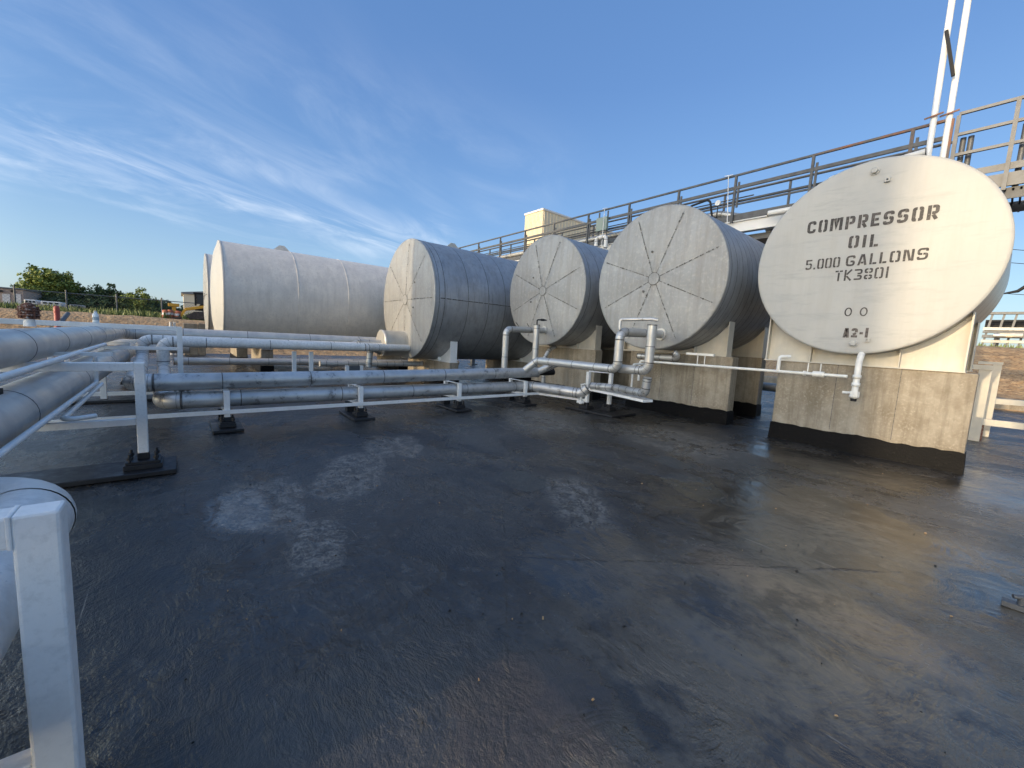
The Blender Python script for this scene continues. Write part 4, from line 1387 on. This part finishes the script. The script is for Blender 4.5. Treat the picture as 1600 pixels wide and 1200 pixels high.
# ------------------------------------------------------------------ beyond the basin, west
gb = hgt
for k, (x0, lab) in enumerate(((286, 'long concrete block on the dirt at the foot of the farthest tank'), (310, 'short concrete block next to the long one by the farthest tank'))):
    a = on(x0, 516, 0, -25.0)
    b = on((309, 321)[k], 516, 0, -25.0)
    mb = MB().box(-25.6, -25.0, a.y, b.y, -.05, on(x0, 505, 0, -25).z)
    tag(mb.build('concrete_block', 'concrete', bevel=.03), lab, 'concrete block')
a = on(89, 492, 0, -27.5)
t = thing('bollard', 'red steel bollard standing in the brown dirt beyond the fat pipe', 'bollard', (-27.5, a.y, 0))
zt = on(89, 478, 0, -27.5).z
MB().tube([(-27.5, a.y, -.1), (-27.5, a.y, zt - .08), (-27.5, a.y, zt - .02), (-27.5, a.y, zt)], [.10, .10, .08, .03], 16).build('bollard_post', 'red', t)
MB().tube([(-27.5, a.y, zt - .32), (-27.5, a.y, zt - .24)], .104, 16, False).build('stripe', 'red', t)
p0, p1 = on(94, 505, 0, -27.0), on(106, 490, 0, -29.0)
mb = MB().tube([p0, p1], .09, 12)
tag(mb.build('steel_pipe', 'galv'), 'dark loose steel pipe leaning in the dirt by the red bollard', 'pipe')
for k, x in enumerate((267, 273)):
    a, b = on(x, 518, 0, -24.5), on(x, 503, 0, -24.5)
    tag(MB().tube([(a.x, a.y, -.05), (b.x, a.y, b.z)], .05, 10).build('marker_post', 'pale'), ('thin white marker post in front of the dirt bank, nearer the frame', 'thin white marker post in front of the dirt bank, nearer the concrete blocks')[k], 'post')

# chain-link fence
FX = -43.0
fn = thing('chain_link_fence', 'grey chain link fence with thin posts in front of the trees', 'fence', (FX, -6, 1.9))
zf = hgt(FX, -5)
mb = MB()
for i in range(90):
    y0 = -16 + i * .2
    for s_ in (-1, 1):
        a = (FX, y0, zf + .05) if s_ > 0 else (FX, y0 + 1.4, zf + .05)
        b = (FX, y0 + 1.4, zf + 1.5) if s_ > 0 else (FX, y0, zf + 1.5)
        mb.beam(a, b, .006, .006)
mb.build('mesh_wire', 'galv_light', fn)
MB().tube([(FX, -16.5, zf + 1.52), (FX, 3.5, zf + 1.50)], .03, 8).build('top_rail', 'galv_light', fn)
for y in (on(25, 480, 0, FX).y, on(105, 480, 0, FX).y, on(183, 480, 0, FX).y, on(253, 480, 0, FX).y, on(253, 480, 0, FX).y + 2.6):
    MB().tube([(FX + .06, y, zf - .1), (FX + .06, y, zf + 1.72)], .05, 10).build('fence_post', 'galv_light', fn)

# tall weeds
mb = MB()
rg = random.Random(3)
for i in range(9000):
    x = rg.uniform(-52, -38.5)
    y = rg.uniform(-20, 2.0)
    if y > -.6 and x > -42:
        continue
    h = rg.uniform(.25, .62) * (1.0 + .35 * math.sin(y * 2.1) * math.sin(x * .7 + y))
    a = rg.uniform(0, 6.28)
    w = rg.uniform(.03, .07)
    dx, dy = math.cos(a) * w, math.sin(a) * w
    lx, ly = rg.uniform(-.2, .2), rg.uniform(-.2, .2)
    z = hgt(x, y)
    mb.add([(x - dx, y - dy, z), (x + dx, y + dy, z), (x + lx * .5 + dx * .6, y + ly * .5 + dy * .6, z + h * .6), (x + lx, y + ly, z + h), (x + lx * .5 - dx * .6, y + ly * .5 - dy * .6, z + h * .6)], [(0, 1, 2, 3, 4)])
o = mb.build('grass', 'weed')
o['kind'] = 'stuff'


def tree(name, label, px0, px1, pytop, dist, mt, seed, dens=1.0, lean=0.0, shape=1.0, group='trees beyond the fence'):
    rg = random.Random(seed)
    a, b = on(px0, 475, 0, -dist), on(px1, 475, 0, -dist)
    zt = on((px0 + px1) / 2, pytop, 0, -dist).z
    zb = 1.8
    cy = (a.y + b.y) / 2
    W = abs(b.y - a.y) / 2 * 1.22
    H = (zt - zb) * 1.08
    t = thing(name, label, 'tree', (-dist, cy, zb), group)
    mb = MB()
    tips = []
    mb.tube([(-dist, cy, zb - .2), (-dist + .1, cy + .05, zb + H * .25), (-dist, cy + lean * .2, zb + H * .6)], [W * .07, W * .05, W * .025], 8)
    nb = 16
    for k in range(nb):
        an = k * 2.399
        e = rg.uniform(.25, .8)
        r_ = W * rg.uniform(.45, .85)
        s0 = Vector((-dist, cy, zb + H * e * .45))
        e0 = Vector((-dist + math.cos(an) * r_, cy + math.sin(an) * r_ + lean * e, zb + H * (e * .8 + .12)))
        mb.tube([s0, (s0 + e0) / 2 + Vector((0, 0, H * .04)), e0], [W * .03, W * .02, W * .008], 6)
        tips.append(e0)
    mb.build('trunk', 'bark', t)
    mb = MB()
    clumps = []
    ncl = int(150 * dens)
    for k in range(ncl):
        for _ in range(30):
            u, v, w = rg.uniform(-1, 1), rg.uniform(-1, 1), rg.uniform(0, 1)
            prof = (1 - abs(2 * (w ** shape) - .72) ** 2.4) ** .5 if abs(2 * (w ** shape) - .72) < 1 else .3
            if u * u + v * v < max(.08, prof) ** 2 and rg.random() < .35 + .65 * (u * u + v * v):
                break
        clumps.append((Vector((-dist + u * W, cy + v * W + lean * (w - .3), zb + H * (.06 + .90 * w))), W * rg.uniform(.13, .27)))
    for c, cr in clumps:
        for _ in range(int(52)):
            d = Vector((rg.gauss(0, 1), rg.gauss(0, 1), rg.gauss(0, .7)))
            d = d.normalized() * cr * rg.random() ** .4
            p = c + d
            s_ = W * rg.uniform(.04, .085)
            n_ = Vector((rg.gauss(0, 1), rg.gauss(0, 1), rg.gauss(.5, 1))).normalized()
            u_ = n_.orthogonal().normalized() * s_
            v_ = n_.cross(u_).normalized() * s_ * .7
            mb.add([p - u_, p - v_ * .9, p + u_, p + v_ * .9], [(0, 1, 2, 3)])
    mb.build('crown', mt, t)
    return t


tree('broadleaf_tree', 'tallest tree with sunlit yellow green crown beside the tan building', 34, 108, 409, 80, 'leaf_a', 1, 1.35, .4)
tree('broadleaf_tree', 'darker tall tree joined to the right flank of the tallest crown', 86, 132, 425, 84, 'leaf_c', 2, 1.1)
tree('broadleaf_tree', 'low dark tree half hidden behind the tan building', 18, 52, 436, 88, 'leaf_b', 3, .9)
tree('broadleaf_tree', 'dark round tree standing alone across the sky gap from the tallest', 134, 198, 444, 80, 'leaf_b', 4, 1.1)
tree('broadleaf_tree', 'mid green bushy tree next to the dark round one', 192, 244, 454, 78, 'leaf_a', 5, 1.0)
tree('broadleaf_tree', 'smallest dark tree at the end of the row near the excavating machine', 238, 270, 466, 82, 'leaf_b', 6, .8)
for k, (a, b, tp, lab) in enumerate(((0, 40, 452, 'dark shrub behind the tan building'), (60, 120, 462, 'dark shrub under the tallest tree'), (112, 168, 466, 'dark shrub filling the gap between the tallest and the round tree'), (160, 215, 465, 'dark shrub under the round tree'), (205, 258, 470, 'dark shrub under the bushy tree'), (236, 275, 470, 'dark shrub behind the last fence post'), (262, 312, 479, 'low shrub beyond the orange drums'))):
    tree('shrub', lab, a, b, tp, 76 + k * .5, 'leaf_b', 20 + k, .7, 0, .8, 'shrubs below the trees')

# far building
BX = -70.0
y1, y0 = on(37, 470, 0, BX).y, on(37, 470, 0, BX).y - 14
zt = on(37, 453, 0, BX).z
bl = thing('building', 'tan flat roofed building with two white doors behind the fence', 'building', (BX, y0, 1.8))
MB().box(BX - 9, BX, y0, y1, 1.5, zt).build('wall', 'tan_wall', bl)
MB().box(BX - 9.15, BX + .15, y0 - .15, y1 + .12, zt + .002, zt + .14).build('roof', 'roofgrey', bl)
for pa, pb in ((4, 16), (24, 33)):
    ya, yb = on(pa, 465, 0, BX).y, on(pb, 465, 0, BX).y
    zz = on(pa, 459, 0, BX).z
    MB().box(BX + .004, BX + .08, ya, yb, 1.6, zz).build('door', 'pale', bl)
for pa in (2, 20):
    ya = on(pa, 453, 0, BX).y
    zz = on(pa, 455, 0, BX).z
    MB().box(BX + .004, BX + .25, ya - .12, ya + .12, zz - .1, zz + .1).build('wall_lamp', 'blacksteel', bl)

# parked trailers and cars behind the fence
TX = -56.0


def trailer(label, pa, pb, pt, mt):
    ya, yb = on(pa, 480, 0, TX).y, on(pb, 480, 0, TX).y
    zt_ = on((pa + pb) / 2, pt, 0, TX).z
    t = thing('trailer', label, 'trailer', (TX, (ya + yb) / 2, 1.8))
    MB().box(TX - 2.2, TX, ya, yb, 2.25, zt_).build('body', mt, t, bevel=.08)
    L_ = yb - ya
    mb = MB()
    for i in range(3):
        mb.box(TX + .003, TX + .03, ya + L_ * (.12 + .28 * i), ya + L_ * (.30 + .28 * i), zt_ - (zt_ - 2.25) * .5, zt_ - (zt_ - 2.25) * .2)
    mb.build('windows', 'glass', t)
    for q_ in (.25, .75):
        MB().tube([(TX - .25, ya + L_ * q_, 2.1), (TX + .02, ya + L_ * q_, 2.1)], .30, 16).build('wheel', 'blacksteel', t)
    return t


trailer('white trailer with dark windows behind the fence near the tan building', 38, 58, 468, 'pale')
trailer('long white trailer behind the fence under the tallest tree', 64, 96, 471, 'pale')
trailer('low grey trailer behind the weeds under the dark round tree', 108, 128, 476, 'roofgrey')

# tracked skid loader
SX = -38.0
zg = hgt(SX, 1.0)
ybk = on(313, 480, 0, SX).y + 1.2
S0 = on(283, 495, 0, SX).y
sk = thing('skid_loader', 'yellow tracked skid loader with dark cab at the edge of the farthest tank', 'loader', (SX, ybk - .8, zg))
yF, yB = S0 + .25, S0 + 2.4
for sx in (0, 1.25):
    mb = MB()
    pr = [(SX - sx, yF, zg + .28), (SX - sx, yF + .22, zg + .06), (SX - sx, yB - .2, zg + .06), (SX - sx, yB, zg + .4), (SX - sx, yB - .25, zg + .72), (SX - sx, yF + .5, zg + .62)]
    mb.prism(pr, (-.36, 0, 0))
    mb.build('track', 'rubber_track', sk, bevel=.04)
    MB().beam((SX - sx - .05, yF - .02, zg + .75), (SX - sx - .05, yB - .1, zg + 1.25), .12, .2).build('lift_arm', 'yellow', sk, bevel=.02)
    MB().beam((SX - sx - .05, yF - .02, zg + .72), (SX - sx - .05, yF - .28, zg + .22), .1, .16).build('arm_link', 'yellow', sk)
MB().prism([(SX - .45, yF + .55, zg + .73), (SX - .45, yB - .1, zg + .73), (SX - .45, yB - .1, zg + 1.2), (SX - .45, yF + .9, zg + 1.2)], (-.75, 0, 0)).build('body', 'blacksteel', sk)
mb = MB()
for y in (yF + .62, yF + 1.45):
    for x in (SX - .42, SX - 1.25):
        mb.box(x - .04, x + .04, y - .05, y + .05, zg + 1.1, zg + 1.95)
mb.box(SX - 1.32, SX - .36, yF + .5, yF + 1.55, zg + 1.95, zg + 2.05)
CABF = mb.build('cab_frame', 'blacksteel', sk)
MB().box(SX - 1.2, SX - .47, yF + .68, yF + 1.39, zg + 1.21, zg + 1.94).build('cab_glass', 'glass', CABF)
mb = MB().prism([(SX + .1, yF - .3, zg + .45), (SX + .1, yF - .25, zg + .03), (SX + .1, yF - .85, zg + .03), (SX + .1, yF - .78, zg + .1), (SX + .1, yF - .42, zg + .16)], (-1.85, 0, 0))
mb.build('bucket', 'rubber_track', sk)

# yellow machine and drums further left
yy = on(272, 488, 0, -41).y
ym = thing('light_tower', 'small yellow machine on a stand beside the orange drums', 'machine', (-41, yy, zg))
MB().box(-41.3, -40.9, yy - .12, yy + .12, zg + .2, zg + .95).build('mast', 'yellow', ym)
MB().box(-41.3, -40.85, yy - .34, yy + .34, zg + .96, zg + 1.2).build('lamp_head', 'yellow', ym, bevel=.03)
MB().box(-41.5, -40.7, yy - .35, yy + .35, zg - .05, zg + .2).build('base', 'rubber_track', ym)
for k, (px, lab) in enumerate(((259, 'orange and white drum at the end of the weeds'), (266, 'orange and white drum beside the yellow machine'), (278, 'orange and white drum by the loader bucket'))):
    y = on(px, 490, 0, -39.5).y
    z = hgt(-39.5, y)
    t = thing('traffic_drum', lab, 'traffic drum', (-39.5, y, z), 'orange and white drums by the loader')
    MB().tube([(-39.5, y, z), (-39.5, y, z + .30)], [.24, .22], 16).build('drum_body', 'orange', t)
    MB().tube([(-39.5, y, z + .301), (-39.5, y, z + .46)], [.22, .21], 16).build('stripe', 'pale', t)
    MB().tube([(-39.5, y, z + .461), (-39.5, y, z + .64), (-39.5, y, z + .68)], [.21, .19, .06], 16).build('drum_top', 'orange', t)

# cream shed behind the loader
HX = -58.0
y0, zt = on(287, 470, 0, HX).y, on(289, 459, 0, HX).z
sh = thing('shed', 'cream metal shed with dark roof behind the loader', 'shed', (HX, y0 + 3, 1.9))
MB().prism([(HX, y0, 1.6), (HX, y0 + 6, 1.6), (HX, y0 + 6, zt), (HX, y0, zt)], (-7, 0, 0)).build('wall', 'siding', sh)
MB().prism([(HX + .15, y0 - .2, zt + .01), (HX + .15, y0 + 6.2, zt + .01), (HX + .15, y0 + 6.2, zt + .16), (HX + .15, y0 + 3, zt + .62), (HX + .15, y0 - .2, zt + .16)], (-7.3, 0, 0)).build('roof', 'roofgrey', sh)

# ------------------------------------------------------------------ cream tower block behind the walkway
tw = thing('tower_building', 'cream ribbed metal tower building rising behind the walkway', 'building', (-33, 30, 0))
a = on(821, 334, 1, 30)
b = on(849, 331, 1, 30)
mb = MB()
xa, xb = a.x, b.x
zt = (a.z + b.z) / 2
mb.box(xa, xb, 30, 52, 0, zt)
for i in range(14):
    x = xa + (xb - xa) * (i + .5) / 14
    mb.box(x - .035, x + .035, 29.95, 29.999, 0, zt)
for i in range(46):
    y = 30.2 + i * .47
    mb.box(xb + .001, xb + .05, y - .035, y + .035, 0, zt)
mb.build('wall', 'siding', tw)
MB().box(xa - .08, xb + .08, 29.9, 52.1, zt + .001, zt + .18).build('roof_edge', 'pale', tw)

# ------------------------------------------------------------------ far right: pipe yard beyond the bank
RY = 48.0
yard = thing('pipe_yard_rack', 'white pipe racks in the yard beyond the brown bank', 'pipe rack', (0, RY, 2.5))
xa, xb = on(1535, 520, 1, RY).x, on(1700, 520, 1, RY).x
zz = lambda py: on(1580, py, 1, RY).z
for (py, th, mtl) in ((489, .18, 'galv_light'), (514, .22, 'cream'), (519, .14, 'galv_light'), (526, .22, 'galv_light'), (534, .2, 'cream')):
    MB().box(xa, xb, RY, RY + .4, zz(py) - th / 2, zz(py) + th / 2).build('rack_beam', mtl, yard)
for i in range(9):
    x = xa + (xb - xa) * i / 8
    MB().beam((x, RY + .2, 2.2), (x + .35, RY + .2, zz(489)), .12, .12).build('rack_post', 'galv_light', yard)
for k, (pa, mtl) in enumerate(((1572, 'siding'), (1588, 'cream'), (1562, 'alu_dull'))):
    q = on(pa, 524, 1, RY - .6)
    MB().tube([(q.x - .3, RY - .6, q.z), (q.x + .3, RY - .6, q.z)], .16, 14).build('vessel', mtl, yard)
lg = thing('long_trailer', 'long black slatted trailer roof above the white pipe racks', 'trailer', (xa + 4, RY + 3, 3))
mb = MB()
for py in (498, 502, 506, 510):
    mb.box(xa, xb, RY + 2.5, RY + 5, zz(py) - .13, zz(py) + .10)
mb.build('slats', 'blacksteel', lg)
for x in (xa + .6, xb - 1):
    MB().box(x, x + .3, RY + 3, RY + 3.3, 2.3, zz(512)).build('post', 'galv', lg)
mb = MB()
for i in range(1500):
    x, y = rg.uniform(xa - 4, xb + 2), rg.uniform(36, 44)
    h = rg.uniform(.2, .5)
    z = hgt(x, y)
    w = rg.uniform(.03, .06)
    mb.add([(x - w, y, z), (x + w, y, z), (x + rg.uniform(-.1, .1), y, z + h)], [(0, 1, 2)])
o = mb.build('grass', 'weed')
o['kind'] = 'stuff'
for k, (pa, pb, lab) in enumerate(((388, 387, 'highest of the thin power wires beyond the lettered tank'), (409, 408, 'middle thin power wire beyond the lettered tank'), (458, 455, 'lowest thin power wire with insulator beyond the lettered tank'))):
    a, b = on(1560, pa, 1, 60), on(1720, pb, 1, 60)
    t = thing('power_wire', lab, 'wire', tuple(a))
    m_ = (a + b) / 2 - Vector((0, 0, .35))
    MB().tube([a - (b - a) * .6, a, m_, b, b + (b - a) * .6], .03, 6).build('wire_strand', 'blacksteel', t)
    if k == 2:
        c_ = on(1590, 455, 1, 59.9)
        MB().tube([c_ + Vector((-.9, 0, -.2)), c_, c_ + Vector((.6, 0, .6)), c_ + Vector((1.6, 0, .75))], [.06, .14, .16, .05], 8).build('insulator', 'blacksteel', t)

# ------------------------------------------------------------------ buildings behind the viewer that shade the basin
nb_ = thing('plant_building', 'ribbed metal plant building standing behind the viewer on the west side', 'building', (-8, -22, 0))
MB().box(-13.1, -4.0, -28, -16, 0, 14.0).build('wall', 'tan_wall', nb_)
MB().box(-13.1, -4.0, -28, -16, 14.001, 14.2).build('roof', 'roofgrey', nb_)
fb_ = thing('plant_building', 'tall metal plant building standing farther behind the viewer', 'building', (-8, -56, 0))
MB().box(-10.0, -3.3, -62, -52, 0, 23).build('wall', 'siding', fb_)
MB().box(-10.0, -3.3, -62, -52, 23.001, 23.3).build('roof', 'roofgrey', fb_)
lm = thing('mast', 'unseen steel mast added behind the viewer to cast a shadow band', 'mast', (-.35, -18, 0))  # added out of view only to throw a shadow band across the right floor
MB().tube([(-.35, -18, 0), (-.35, -18, 9.0)], .17, 14).build('shadow_mast_shaft', 'galv', lm)
